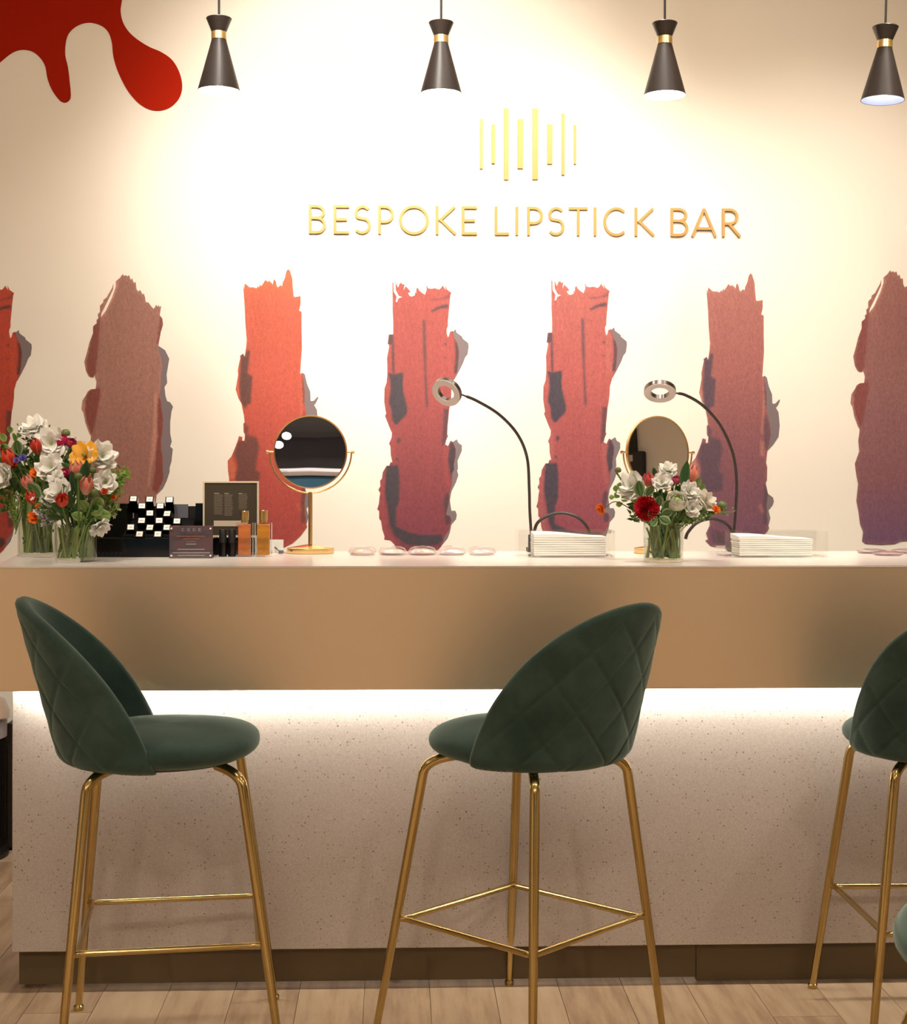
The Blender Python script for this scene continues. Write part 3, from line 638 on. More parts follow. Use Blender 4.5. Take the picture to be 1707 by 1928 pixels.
# ------------------------------------------------------------------ bar stools
def make_stool():
    root = empty('bar_stool')
    zb, Hh, Rr, PM = 0.668, 0.372, 0.24, R(84.5)
    NR, NT = 70, 140
    def base(s_, u, off):
        z = zb + Hh * u
        k = max(0.0, (0.09 - u) / 0.09)
        rr = Rr + off - 0.030 * (1 - math.sqrt(max(0, 1 - k * k)))
        cxx = -0.025 - (z - 0.67) * 0.27
        ph = s_ * PM
        return Vector((cxx - rr * cos(ph), rr * sin(ph), z))
    def quilt(s_, u, r):
        a = s_ * PM * Rr; b = u * Hh
        p = 0.094
        d1 = abs(((a * 0.74 + b * 0.68) / p + 0.5) % 1 - 0.5) * p; d2 = abs(((a * 0.74 - b * 0.68) / p + 0.5) % 1 - 0.5) * p
        d = min(d1, d2)
        g = -0.0030 * math.exp(-(d / 0.0038) ** 2) + 0.0022 * min(1, d / 0.035)
        fade = min(1, max(0, (0.965 - r) / 0.05))
        return g * fade
    vs = []; rows = []
    th = 0.034
    prof = [('o', k / NR * 0.985) for k in range(1, NR + 1)] + [('e', a) for a in (15, 50, 90, 130, 165)] + [('i', k / 22 * 0.985) for k in range(22, 0, -1)]
    for kind, q in prof:
        row = []
        for j in range(NT + 1):
            t = -pi / 2 + pi * j / NT
            if kind == 'o': r = q; off = quilt(r * sin(t), r * cos(t), r)
            elif kind == 'i': r = q; off = -th + 0.004 * sin(pi * r)
            else: r = 0.985 + 0.042 * sin(R(q)); off = -th / 2 + (th / 2) * cos(R(q))
            row.append(len(vs)); vs.append(base(r * sin(t), r * cos(t), off))
        rows.append(row)
    fs = []
    for a, b in zip(rows[:-1], rows[1:]):
        for j in range(NT): fs.append((a[j], a[j + 1], b[j + 1], b[j]))
    c0 = len(vs); vs.append(base(0, 0, quilt(0, 0, 0))); c1 = len(vs); vs.append(base(0, 0, -th))
    for j in range(NT):
        fs.append((c0, rows[0][j + 1], rows[0][j])); fs.append((c1, rows[-1][j], rows[-1][j + 1]))
    for i in range(len(rows) // 1):  # close the lower edge between outer and inner skins
        pass
    # lower edge: outer column j=0 / j=NT to matching inner column
    for j, fl_ in ((0, 1), (NT, -1)):
        outer = [c0] + [rows[i][j] for i in range(NR)]
        inner = [c1] + [rows[len(rows) - 1 - i][j] for i in range(22)]
        m_ = 22
        for i in range(m_):
            o0 = outer[int(round(i * NR / m_))]; o1 = outer[int(round((i + 1) * NR / m_))]
            fs.append((o0, o1, inner[i + 1], inner[i]))
    mb = MB(); mb.add(vs, fs); mb.build('backrest', VELV, root, True, 60)
    # seat cushion: superellipsoid, slightly egg shaped
    mb = MB(); vs = []; fs = []
    NU, NV = 56, 20
    cxs, ax, ay, zc, hz = -0.018, 0.216, 0.232, 0.706, 0.044
    for k in range(NV + 1):
        el = -pi / 2 + pi * k / NV
        ce, se = abs(cos(el)) ** 0.62, abs(sin(el)) ** 0.85 * (1 if el > 0 else -1)
        for j in range(NU):
            a = 2 * pi * j / NU
            ca, sa = cos(a), sin(a)
            x = (abs(ca) ** 0.9) * (1 if ca > 0 else -1) * ax; y = (abs(sa) ** 0.9) * (1 if sa > 0 else -1) * ay
            wob = 0.0025 * sin(3 * a + 1.3) * (1 if el > 0 else 0.5)
            vs.append((cxs + x * ce, y * ce, zc + hz * se + wob * ce + 0.012 * (x * ce) / ax * (0.3)))
    for k in range(NV):
        for j in range(NU):
            j2 = (j + 1) % NU; fs.append((k * NU + j, k * NU + j2, (k + 1) * NU + j2, (k + 1) * NU + j))
    mb.add(vs, fs); mb.build('seat', VELV, root, True)
    # pan under the seat
    MB().lathe([(0, 0.667), (0.178, 0.668), (0.185, 0.674), (0.185, 0.69), (0, 0.69)], 40, Matrix.Translation((-0.028, 0, 0))).build('seat_pan', BLACKM, root, True)
    FT = 0.242; TP = 0.170; TO = -0.018
    legs = {}
    for sx in (-1, 1):
        for sy in (-1, 1):
            foot = Vector((sx * FT, sy * FT, 0.012)); topk = Vector((TO + sx * TP, sy * TP, 0.648))
            inner = Vector((TO + sx * (TP - 0.055), sy * (TP - 0.055), 0.668))
            d = (topk - foot).normalized()
            pts = [foot, foot + d * 0.15, foot + d * 0.36, topk - d * 0.05, topk - d * 0.022]
            q0 = topk - d * 0.022
            for k in range(1, 7):
                t = k / 6; pts.append(q0 * (1 - t) ** 2 + (topk + d * 0.012) * 2 * t * (1 - t) + inner * t * t)
            rad = [0.0085, 0.0098, 0.0112] + [0.0118] * (len(pts) - 3)
            lg = MB().tube(pts, rad, 16).build('leg', GOLD, root, True)
            MB().lathe([(0, 0), (0.0125, 0), (0.0125, 0.010), (0.0095, 0.013), (0, 0.013)], 16, Matrix.Translation((foot.x, foot.y, 0.0))).build('foot_cap', GOLD, lg, True)
            legs[(sx, sy)] = (foot, d)
    def on_leg(k, z):
        f, d = legs[k]; return f + d * ((z - f.z) / d.z)
    ZF = 0.278
    cor = [(-1, -1), (1, -1), (1, 1), (-1, 1)]
    for a, b in zip(cor, cor[1:] + cor[:1]):
        p, q = on_leg(a, ZF), on_leg(b, ZF)
        ctr = Vector(((p.x + q.x) / 2 * 0, 0, ZF))
        pi_ = p + (Vector((0, 0, ZF)) - p).normalized() * 0.019; qi = q + (Vector((0, 0, ZF)) - q).normalized() * 0.019
        dd = (qi - pi_).normalized()
        pa, qa = pi_ + dd * 0.02, qi - dd * 0.02
        ina, inb = p + (pi_ - p) * 0.45, q + (qi - q) * 0.45
        pts = [ina, pi_ + dd * 0.004, pa, pa + (qa - pa) * 0.5, qa, qi - dd * 0.004, inb]
        MB().tube(pts, 0.0072, 12).build('footrest_bar', GOLD, root, True)
    return root

def copy_tree(o, parent=None):
    c = o.copy(); COL.objects.link(c); c.parent = parent
    for ch in o.children: copy_tree(ch, c)
    return c
st0 = make_stool()
def put(o, x, D, deg, label):
    X, Y = camxy(x, D); o.location = (X, Y, 0); o.rotation_euler = (0, 0, R(deg) - YAW)
    return tag(o, label, 'bar stool', 'green velvet bar stools at the counter')
put(st0, -0.654, 3.502, 9, 'green velvet bar stool seen from its side, leftmost at the counter')
put(copy_tree(st0), 0.160, 3.552, 137, 'green velvet bar stool showing its quilted back, in the middle of the counter')
put(copy_tree(st0), 1.186, 3.635, 92, 'green velvet bar stool partly cut off at right, with its back to the camera')
put(copy_tree(st0), 0.800, 2.0, 155, 'green velvet bar stool in the bottom right corner, only its seat edge showing')

# ------------------------------------------------------------------ pendants
def pendant(px, ptop, pbot, lit, lean, label):
    Y = 0.42
    pt, pb = aty(px[0], ptop, Y), aty(px[1], pbot, Y)
    e = empty('pendant_lamp', pb, label, 'pendant lamp', 'black hourglass pendant lamps over the counter')
    h = (pt.z - pb.z); s = h / 0.215
    M = Matrix.Rotation(R(lean), 4, 'Y')
    MB().lathe([(0.0, 0.213), (0.030, 0.215), (0.0365, 0.2145), (0.0375, 0.213), (0.0215, 0.174), (0.0, 0.174)], 40, M).build('upper_cone', SHADE, e, True)
    MB().lathe([(0.0, 0.1735), (0.0222, 0.1735), (0.0222, 0.152), (0.0, 0.152)], 40, M).build('brass_collar', COLLAR, e, True)
    lo = MB().lathe([(0.0, 0.1515), (0.0212, 0.1515), (0.0625, 0.0), (0.0610, 0.0), (0.0200, 0.148), (0.0, 0.148)], 48, M).build('lower_cone', SHADE, e, True)
    MB().lathe([(0.0608, 0.0006), (0.0196, 0.1465), (0.0, 0.1468)], 48, M).build('inner_lining', SHADEIN, lo, True)
    MB().lathe([(0.0, 0.012), (0.012, 0.014), (0.022, 0.026), (0.025, 0.040), (0.022, 0.056), (0.013, 0.075), (0.012, 0.105), (0, 0.105)], 24, M).build('bulb', emit('bulb_on', (1.0, 0.96, 0.90), 170) if lit else emit('bulb_dim', (0.72, 0.80, 1.0), 5), e, True)
    topw = M @ Vector((0, 0, 0.2))
    MB().tube([topw, topw + Vector((0.008 if lean else 0, 0, 0.3)), (topw.x + 0.012 * (1 if lean else 0), 0, (ZC - pb.z) / s - 0.01)], 0.0034 / s, 8).build('cable', BLACKM, e, True)
    MB().lathe([(0, 0), (0.05, 0), (0.05, 0.02), (0, 0.02)], 24, Matrix.Translation((topw.x + (0.012 if lean else 0), 0, (ZC - pb.z) / s - 0.021))).build('ceiling_rose', BLACKM, e)
    e.scale = (s, s, s)
    return e
pendant((411, 412), 34, 172, True, 0, 'lit black hourglass pendant nearest the red paint cut-out')
pendant((828, 830), 42, 177, True, 0, 'lit black hourglass pendant, second from the red cut-out')
pendant((1252, 1251), 43, 180, True, 0, 'lit black hourglass pendant right of the gold emblem')
pendant((1663, 1661), 50, 189, False, 2.2, 'black hourglass pendant with a bluish inside and a sheen down its cone, at far right')

# ------------------------------------------------------------------ things on the counter
def lparent(o, e):
    o.parent = e; o.matrix_parent_inverse = Matrix.Translation(-e.location); return o
# --- table mirrors
def mirror(base_px, base_py, cx, cy, r_px, yaw, tilt, label):
    b = atz(base_px, base_py, ZT); Y = b.y
    e = empty('table_mirror', b, label, 'mirror', 'round brass table mirrors')
    c = aty(cx, cy, Y); rm = r_px * pxm(c)
    cz = c.z - b.z; cxx = c.x - b.x
    MB().lathe([(0, 0.0006), (0.069, 0.0006), (0.070, 0.002), (0.070, 0.014), (0.068, 0.016), (0.012, 0.026), (0.0, 0.026)], 56).build('base', BRASS, e, True)
    zy = cz - rm * 1.115
    MB().lathe([(0, 0.02), (0.0062, 0.02), (0.0062, zy + 0.002), (0, zy + 0.002)], 20).build('pole', BRASS, e, True)
    ry = rm * 1.115
    Mz = Matrix.Translation((cxx * 0, 0, cz)) @ Matrix.Rotation(yaw, 4, 'Z')
    MB().tube([Mz @ Vector((ry * cos(a), 0, ry * sin(a))) for a in [pi + pi * k / 40 for k in range(41)]], 0.0026, 10).build('yoke', BRASS, e, True)
    for sg in (-1, 1):
        MB().tube([Mz @ Vector((sg * q, 0, 0)) for q in (rm * 0.99, rm * 1.06, rm * 1.12, rm * 1.135, rm * 1.19, rm * 1.2)], [0.0028, 0.0028, 0.003, 0.0052, 0.0052, 0.003], 12).build('pivot_knob', BRASS, e, True)
    Mt = Mz @ Matrix.Rotation(tilt, 4, 'X') @ Matrix.Rotation(pi / 2, 4, 'X')
    fr = MB().lathe([(rm * 0.965, 0.003), (rm, 0.004), (rm * 1.005, 0.0), (rm, -0.008), (0, -0.010)], 72, Mt).build('frame', BRASS, e, True)
    MB().lathe([(rm * 0.97, 0.0025), (0, 0.0026)], 72, Mt).build('mirror_glass', MIRROR, e)
    return e
mirror(584, 1041.5, 580, 851, 69, R(0.0), R(0.5), 'round brass table mirror with a dark reflection, beside the perfume bottles')
mirror(1238, 1041.5, 1243, 852, 69, R(24), R(-2), 'round brass table mirror with a tan reflection, behind the small bouquet')

# --- clip-on ring lamps
def ring_lamp(cx, cy, rpx, nrm, arm_px, clamp_px, phone, label):
    Yc = CY1 - 0.03
    base = aty(clamp_px[0], clamp_px[1], Yc)
    e = empty('ring_lamp', (base.x, Yc, ZT), label, 'lamp', 'clip-on ring lamps behind the napkin trays')
    c = aty(cx, cy, 0.52); rr = rpx * pxm(c)
    M = Matrix.Translation(c - e.location) @ Vector(nrm).to_track_quat('Z', 'Y').to_matrix().to_4x4()
    ri = rr * 0.56; h = 0.0075
    MB().lathe([(rr, -h), (rr, h * 0.8), (ri, h * 0.8), (ri, -h)], 56, M, True).build('ring_housing', mat('gunmetal', lc=(0.20, 0.165, 0.15), rough=0.28, metal=1.0), e, True, 30)
    MB().lathe([(rr * 0.985, h), (rr * 0.985, h * 0.8), (ri * 1.03, h * 0.8), (ri * 1.03, h)], 56, M, True).build('diffuser', mat('lamp_diffuser', (226, 212, 206), 0.5), e, True, 30)
    pts = []
    for (x, y), t in arm_px:
        pts.append(aty(x, y, 0.53 + (Yc - 0.53) * t) - e.location)
    sp = spline(pts, 8)
    MB().tube(sp, [0.0026] * 3 + [0.0045] * (len(sp) - 3), 10).build('gooseneck', GOOSE, e, True)
    q = [aty(x, y, Yc + dy) - e.location for x, y, dy in phone]
    MB().tube(spline(q, 8), 0.0050, 10).build('holder_arm', GOOSE, e, True)
    # clamp on the rear edge of the worktop
    bx = base.x - e.location.x
    mb = MB().box(bx - 0.012, bx + 0.012, -0.03, 0.045, 0.0005, 0.012).box(bx - 0.008, bx + 0.008, 0.034, 0.045, -0.05, 0.012).box(bx - 0.009, bx + 0.009, -0.012, 0.012, 0.012, 0.052)
    mb.build('clamp', BLACKM, e, bevel=0.001)
    return e
ring_lamp(841, 738, 29, (-0.42, -0.66, -0.52), [((869, 743), 0.0), ((898, 755), 0.1), ((940, 781), 0.3), ((974, 818), 0.5), ((992, 862), 0.7), ((996, 920), 0.85), ((997, 960), 0.95), ((1000, 1008), 1.0)], (1000, 1020),
          [(1003, 1010, 0), (1012, 984, 0), (1035, 970, 0), (1060, 966, -0.005), (1085, 973, -0.01), (1102, 988, -0.012), (1110, 1004, -0.012)], 'gooseneck ring lamp with its pale ring tilted towards the camera')
ring_lamp(1242, 737, 30, (-0.10, -0.52, -0.80), [((1271, 740), 0.0), ((1290, 744), 0.1), ((1322, 763), 0.3), ((1355, 800), 0.5), ((1378, 850), 0.7), ((1386, 900), 0.85), ((1385, 950), 0.95), ((1381, 1008), 1.0)], (1381, 1020),
          [(1379, 1012, 0), (1372, 992, 0), (1355, 980, 0), (1335, 977, -0.005), (1312, 984, -0.01), (1295, 1002, -0.012), (1290, 1015, -0.012)], 'gooseneck ring lamp with a flat dark ring, arching over the right mirror')

# --- acrylic napkin trays
def tray(x0, x1, yf, ytop, dpt, label, nap, nlabel, grp, n=9):
    p, q = atz(x0, yf, ZT), atz(x1, yf, ZT)
    w_ = q.x - p.x; cxm = (p.x + q.x) / 2; Y0 = p.y
    h = aty((x0 + x1) / 2, ytop, Y0).z - ZT
    e = empty('napkin_tray', (cxm, Y0 + dpt / 2, ZT), label, 'tray', 'clear acrylic napkin trays')
    t = 0.004; W2, D2 = w_ / 2, dpt / 2
    MB().box(-W2, W2, -D2, D2, 0.0006, t).build('tray_floor', ACRYL, e)
    for a, b, c, d in ((-W2, W2, -D2, -D2 + t), (-W2, W2, D2 - t, D2), (-W2, -W2 + t, -D2 + t + 0.0005, D2 - t - 0.0005), (W2 - t, W2, -D2 + t + 0.0005, D2 - t - 0.0005)):
        MB().box(a, b, c, d, t + 0.0003, h).build('tray_side', ACRYL, e)
    na, nb, ntop = nap
    pa, pb = aty(na, yf, Y0), aty(nb, yf, Y0)
    nh = (aty((na + nb) / 2, ntop, Y0 + 0.02).z - ZT - t - 0.001) / n
    rg = random.Random(int(x0))
    for k in range(n):
        top_ = k == n - 1
        x_a, x_b = pa.x - cxm + rg.uniform(-.002, .002), pb.x - cxm + rg.uniform(-.002, .002)
        lean = (k / n) * 0.004
        mb = MB(); nx_, ny_ = 14, 5
        ya, yb = -D2 + t + 0.006 + rg.uniform(0, .002), D2 - t - 0.006
        vs = []; 
        for lay in (0, 1):
            for j in range(ny_ + 1):
                for i in range(nx_ + 1):
                    u, v = i / nx_, j / ny_
                    z = t + 0.001 + k * nh + lay * nh * 0.86
                    if lay: z += nh * 0.10 * sin(7 * u + k) * 0.5
                    if top_ and lay: z += 0.009 * (1 - u) ** 1.5 * (0.4 + v * 0.6) + 0.003 * sin(5 * u)
                    vs.append((x_a + (x_b - x_a) * u - lean * (1 - u) * 0 + lean * u, ya + (yb - ya) * v, z))
        fs = []; N1 = (nx_ + 1) * (ny_ + 1)
        for j in range(ny_):
            for i in range(nx_):
                a = j * (nx_ + 1) + i; fs += [(a, a + nx_ + 1, a + nx_ + 2, a + 1), (N1 + a, N1 + a + 1, N1 + a + nx_ + 2, N1 + a + nx_ + 1)]
        for i in range(nx_):
            b = ny_ * (nx_ + 1) + i; fs += [(i, i + 1, N1 + i + 1, N1 + i), (b + 1, b, N1 + b, N1 + b + 1)]
        for j in range(ny_):
            a = j * (nx_ + 1); b = a + nx_; fs += [(a + nx_ + 1, a, N1 + a, N1 + a + nx_ + 1), (b, b + nx_ + 1, N1 + b + nx_ + 1, N1 + b)]
        mb.add(vs, fs); o = mb.build('paper_napkin', PAPER, None, True, 50); o.location = e.location
        tag(o, ('topmost rumpled white napkin in the ' if top_ else 'folded white paper napkin stacked in the ') + nlabel, 'napkin', grp)
tray(976, 1158, 1050, 999, 0.125, 'clear acrylic napkin tray between the clear dishes and the small bouquet', (1005, 1141, 1008), 'tray beside the small bouquet, on its dish side', 'napkins in the middle tray')
tray(1364, 1559, 1050, 1000, 0.125, 'clear acrylic napkin tray under the arched lamp, right of the bouquet', (1393, 1530, 1012), 'rightmost tray, under the arched lamp', 'napkins in the right tray')

# --- clear sample dishes
def dish(px, py, wpx, fill, label, grp, flat=False):
    b = atz(px, py, ZT); r = wpx / 2 * pxm(b)
    e = empty('sample_dish', (b.x, b.y, ZT), label, 'dish', grp)
    hb = 0.013 if flat else 0.025
    MB().lathe([(0, 0.001), (r * 0.80, 0.001), (r * 0.98, 0.005), (r, 0.008), (r * 0.97, 0.009), (r * 0.78, 0.003), (0, 0.003)], 40).build('dish_bowl', ACRYL2, e, True)
    MB().lathe([(r * 0.985, 0.0095), (r * 0.80, hb * 0.82), (r * 0.5, hb), (0, hb * 1.08)], 40).build('dish_lid', ACRYL2, e, True)
    mb = MB(); vs = [(0, 0, hb * 0.62)]; fs = []; cs = [lin(fill[0])]
    for k in range(36):
        a = 2 * pi * k / 36
        vs.append((r * .55 * cos(a), r * .55 * sin(a), hb * 0.56)); cs.append(lin(fill[(k // 4) % len(fill)]))
    for k in range(36):
        a = 2 * pi * k / 36
        vs.append((r * .84 * cos(a), r * .84 * sin(a), 0.0065)); cs.append(lin(fill[((k + 2) // 5) % len(fill)]))
    for k in range(36):
        k2 = (k + 1) % 36; fs += [(0, 1 + k, 1 + k2), (1 + k, 37 + k, 37 + k2, 1 + k2)]
    mb.add(vs, fs, cs); mb.build('swatch_filling', FILLM, e, True)
ACRYL2 = clear('tinted_dish_acrylic', (0.93, 0.90, 0.91), 1.45)
FILLM = attr_mat('dish_filling', 0.4)
cr, og, mv, wh = (250, 238, 222), (244, 198, 156), (200, 178, 186), (252, 248, 240)
for px, fl_, lb in ((682, [cr, mv, og], 'clear round sample dish nearest the dark mirror'), (739, [cr, og, wh], 'clear round sample dish, second from the dark mirror'),
                    (795, [og, cr, mv], 'clear round sample dish with orange filling in the middle of the row of five'), (851, [wh, cr, mv], 'palest clear round sample dish, fourth in the row of five'),
                    (907, [og, wh, mv, cr], 'clear round sample dish nearest the napkin tray')):
    dish(px, 1044.5, 55, fl_, lb, 'clear dishes in a row by the dark mirror')
for px, py, fl_, lb in ((1640, 1041.5, [mv, mv, cr], 'flat clear sample dish at left of the group by the right edge'), (1671, 1045.5, [(226, 140, 112), mv, cr], 'flat clear sample dish with pink filling, foremost by the right edge'),
                        (1706, 1041.5, [mv, cr, mv], 'flat clear sample dish cut by the right edge')):
    dish(px, py, 58, fl_, lb, 'clear dishes by the right edge', True)

# --- perfume bottles
def perfume(x0, x1, ybot, yshoul, ytop, lc1, label):
    p, q = atz(x0, ybot, ZT), atz(x1, ybot, ZT); w_ = (q.x - p.x) / 2; d_ = 0.016
    Y = p.y
    e = empty('perfume_bottle', ((p.x + q.x) / 2, Y + d_, ZT), label, 'bottle', 'perfume bottles by the dark mirror')
    hs = aty(x0, yshoul, Y).z - ZT; ht = aty(x0, ytop, Y).z - ZT
    MB().box(-w_, w_, -d_, d_, 0.0006, hs).build('glass_body', clear('bottle_glass', (0.93, 0.92, 0.90), 1.5), e, bevel=0.002)
    lm = bpy.data.materials.new('amber_liquid'); lm.use_nodes = True; nt, b = nodes(lm)
    b.inputs['Base Color'].default_value = (*lin(lc1), 1); b.inputs['Roughness'].default_value = 0.25
    n_ = noise_node(nt, 22, 2, {'s': (0.6, 1, 1.4)}); r_ = ramp(nt, n_.outputs[0], [(0.35, tuple(v * 0.62 for v in lin(lc1))), (0.65, tuple(min(1, v * 1.15) for v in lin(lc1)))])
    link(nt, r_.outputs[0], b.inputs['Base Color'])
    MB().box(-w_ * 0.74, w_ * 0.74, -d_ * 0.66, d_ * 0.72, 0.005, hs * 0.955).build('liquid', lm, e, bevel=0.002)
    MB().lathe([(0, hs), (0.0105, hs), (0.0105, hs + 0.003), (0.0098, hs + 0.0035), (0.0098, hs + 0.006), (0.0116, hs + 0.0065), (0.0118, ht - 0.001), (0.0108, ht), (0, ht)], 28).build('gold_cap', BRASS, e, True, 30)
    return e
perfume(443.5, 475, 1048.5, 984, 962, (210, 118, 58), 'orange perfume bottle with a gold cap, left of the pair')
perfume(479, 510.5, 1048.5, 984, 961, (206, 136, 38), 'yellow amber perfume bottle with a gold cap, nearest the mirror')

# --- two small black bottles
for x0, x1, lb in ((411, 426, 'small black capped bottle next to the printed acrylic plaque'), (428.5, 443, 'small black capped bottle next to the orange perfume')):
    p, q = atz(x0, 1048.5, ZT), atz(x1, 1048.5, ZT); r = (q.x - p.x) / 2
    h = aty(x0, 997, p.y).z - ZT
    e = empty('roll_on_bottle', ((p.x + q.x) / 2, p.y + r, ZT), lb, 'bottle', 'small black bottles')
    MB().lathe([(0, 0.0006), (r, 0.0006), (r, h * 0.50), (r * 0.93, h * 0.505), (0, h * 0.505)], 24).build('bottle_body', BLACKG, e, True, 30)
    MB().lathe([(0, h * 0.51), (r * 0.96, h * 0.51), (r * 0.96, h * 0.985), (r * 0.9, h), (0, h)], 24).build('cap', BLACKM, e, True, 30)

# --- stroked flat print helper
def print_bar(e, name, x0, x1, z0_, z1_, y, m): return MB().box(x0, x1, y - 0.0004, y, z0_, z1_).build(name, m, e)
def strokes(e, name, text, x, zb, h, gap, wl, y, m):
    global T
    mb = MB()
    for ch in text:
        for s in glyph(ch, wl):
            cl = s[0] == 'c'; pts = s[1] if cl else s
            ribbon(mb, [(x + p_[0] * h, zb + p_[1] * h) for p_ in pts], 2 * T * h, y - 0.0005, y, cl)
        x += (wl + gap) * h
    return mb.build(name, m, e)
# --- framed information panel
Yp = 0.50
p, q = aty(382, 906, Yp), aty(487, 1008, Yp)
e = empty('information_panel', ((p.x + q.x) / 2, Yp, ZT), 'square dark olive information panel in a pale frame behind the perfume', 'panel')
cx_ = e.location.x; a_, b_, zt_ = p.x - cx_, q.x - cx_, p.z - ZT
FRM = mat('pale_frame', (206, 188, 160), 0.5); OLV = mat('dark_olive_panel', (62, 54, 42), 0.4); TXT = mat('faint_print', (112, 98, 82), 0.6)
zb_ = aty(435, 1012, Yp).z - ZT
MB().box(a_ + 0.005, b_ - 0.005, 0, 0.010, zb_ + 0.006, zt_ - 0.005).build('dark_panel', OLV, e)
for bx in ((a_, b_, zt_ - 0.005, zt_), (a_, b_, zb_, zb_ + 0.006), (a_, a_ + 0.005, zb_ + 0.0062, zt_ - 0.0052), (b_ - 0.005, b_, zb_ + 0.0062, zt_ - 0.0052)):
    MB().box(bx[0], bx[1], -0.003, 0.010, bx[2], bx[3]).build('frame_strip', FRM, e, bevel=0.0006)
MB().box(a_ + 0.01, b_ - 0.01, 0.012, 0.05, 0.0006, zb_ + 0.002).build('stand', BLACKG, e)
wd = b_ - a_; ht_ = zt_ - zb_
for cxa, cxb, zs, ze in ((0.20, 0.36, 0.24, 0.58), (0.385, 0.54, 0.24, 0.62), (0.64, 0.80, 0.22, 0.50)):
    k = zs
    while k < ze:
        print_bar(e, 'text_line', a_ + cxa * wd, a_ + (cxb - 0.03 * random.random()) * wd, zt_ - (k + 0.012) * ht_, zt_ - k * ht_, -0.0001, TXT); k += 0.024
TX2 = mat('pale_print', (190, 172, 150), 0.6)
print_bar(e, 'pale_label', a_ + 0.195 * wd, a_ + 0.80 * wd, zt_ - 0.80 * ht_, zt_ - 0.70 * ht_, -0.0001, TX2)
for x_, x2 in ((0.20, 0.29), (0.385, 0.46), (0.64, 0.70)): print_bar(e, 'text_heading', a_ + x_ * wd, a_ + x2 * wd, zt_ - 0.222 * ht_, zt_ - 0.212 * ht_, -0.0001, TX2)

# --- printed acrylic plaque
p, q = atz(318.5, 1051.5, ZT), atz(400, 1051.5, ZT); Y0 = p.y
zt_ = aty(360, 990, Y0).z - ZT
e = empty('acrylic_plaque', ((p.x + q.x) / 2, Y0, ZT), 'small purple brown acrylic plaque headed CODE, before the lipsticks', 'sign')
hw = (q.x - p.x) / 2
pm_ = mat('plaque_print', (86, 62, 62), 0.15); nt, b = nodes(pm_)
n_ = noise_node(nt, 11, 3, {'s': (1, 1, 2.2)}); r_ = ramp(nt, n_.outputs[0], [(0.3, lin((66, 54, 58))), (0.5, lin((98, 76, 74))), (0.62, lin((118, 74, 68))), (0.75, lin((104, 88, 106)))])
link(nt, r_.outputs[0], b.inputs['Base Color'])
MB().box(-hw, hw, 0.0035, 0.007, 0.0006, zt_).build('print_sheet', pm_, e)
MB().box(-hw, hw, 0, 0.003, 0.0006, zt_).build('acrylic_front', ACRYL, e, bevel=0.0006)
MB().box(-hw, hw, 0.0075, 0.0105, 0.0006, zt_).build('acrylic_back', ACRYL, e, bevel=0.0006)
GREYT = mat('grey_lettering', (190, 178, 180), 0.5); ORT = mat('orange_print', (176, 98, 58), 0.5)
strokes(e, 'heading_letters', 'CODE', -hw + 2 * hw * 0.285, zt_ * 0.835, zt_ * 0.085, 1.15, 0.85, 0.0034, GREYT)
for k, (wd_, c) in enumerate(((0.66, ORT), (0.38, ORT), (0.22, ORT), (0.24, GREYT), (0.62, GREYT), (0.86, GREYT), (0.62, GREYT))):
    zz = zt_ * (0.67, 0.59, 0.51, 0.43, 0.27, 0.165, 0.085)[k]
    print_bar(e, 'print_line', -hw * wd_, hw * wd_, zz, zz + zt_ * 0.018, 0.0034, c)
for sx in (-1, 1):
    for zz in (0.085, 0.915):
        MB().lathe([(0, -0.0025), (0.0022, -0.0025), (0.0028, -0.001), (0.0028, 0.0)], 12, Matrix.Translation((sx * hw * 0.90, -0.0002, zt_ * zz)) @ Matrix.Rotation(-pi / 2, 4, 'X')@ Matrix.Rotation(pi, 4, 'X') @ Matrix.Rotation(pi, 4, 'X')).build('standoff_bolt', mat('white_bolt', (235, 230, 225), 0.3), e, True)

# --- lipstick display
Yd = 0.40
pL, pR = aty(150, 1040, Yd), aty(402, 1040, Yd)
e = empty('lipstick_display', ((pL.x + pR.x) / 2, Yd, ZT), 'glossy black stepped display stand holding the lipsticks', 'display stand')
x0_, x1_ = pL.x - e.location.x, pR.x - e.location.x
xa = aty(228, 1000, Yd).x - e.location.x; xb = aty(352, 1000, Yd).x - e.location.x
zl = aty(200, 1013, Yd).z - ZT
MB().box(x0_, x1_, 0, 0.22, 0.0006, zl).build('display_base', BLACKG, e, bevel=0.001)
zr = aty(260, 947, 0.57).z - ZT
MB().box(x0_, xa - 0.002, 0.10, 0.22, zl + 0.0004, zr).build('riser_block', BLACKG, e, bevel=0.001)
MB().box(xb + 0.002, x1_, 0.16, 0.22, zl + 0.0004, zr).build('riser_block', BLACKG, e, bevel=0.001)
GRYP = mat('grey_card', (92, 92, 98), 0.5)
xg0, xg1 = aty(328, 960, Yd + .19).x - e.location.x, aty(354, 960, Yd + .19).x - e.location.x
MB().box(xg0, xg1, 0.192, 0.1945, zr - 0.044, zr - 0.004).build('grey_card', GRYP, e)
wedge = [(0.012, zl + 0.0004), (0.2, zl + 0.0004), (0.2, zr - 0.045), (0.19, zr - 0.045), (0.012, zl + 0.004)]
n = len(wedge)
MB().add([(x, y, z) for x in (xa, xb) for y, z in wedge], [tuple(range(n)), tuple(range(2 * n - 1, n - 1, -1))] + [(i, n + i, n + (i + 1) % n, (i + 1) % n) for i in range(n)]).build('sloped_rack', mat('black_felt', (10, 9, 9), 0.9, Specular_IOR_Level=0.1), e)
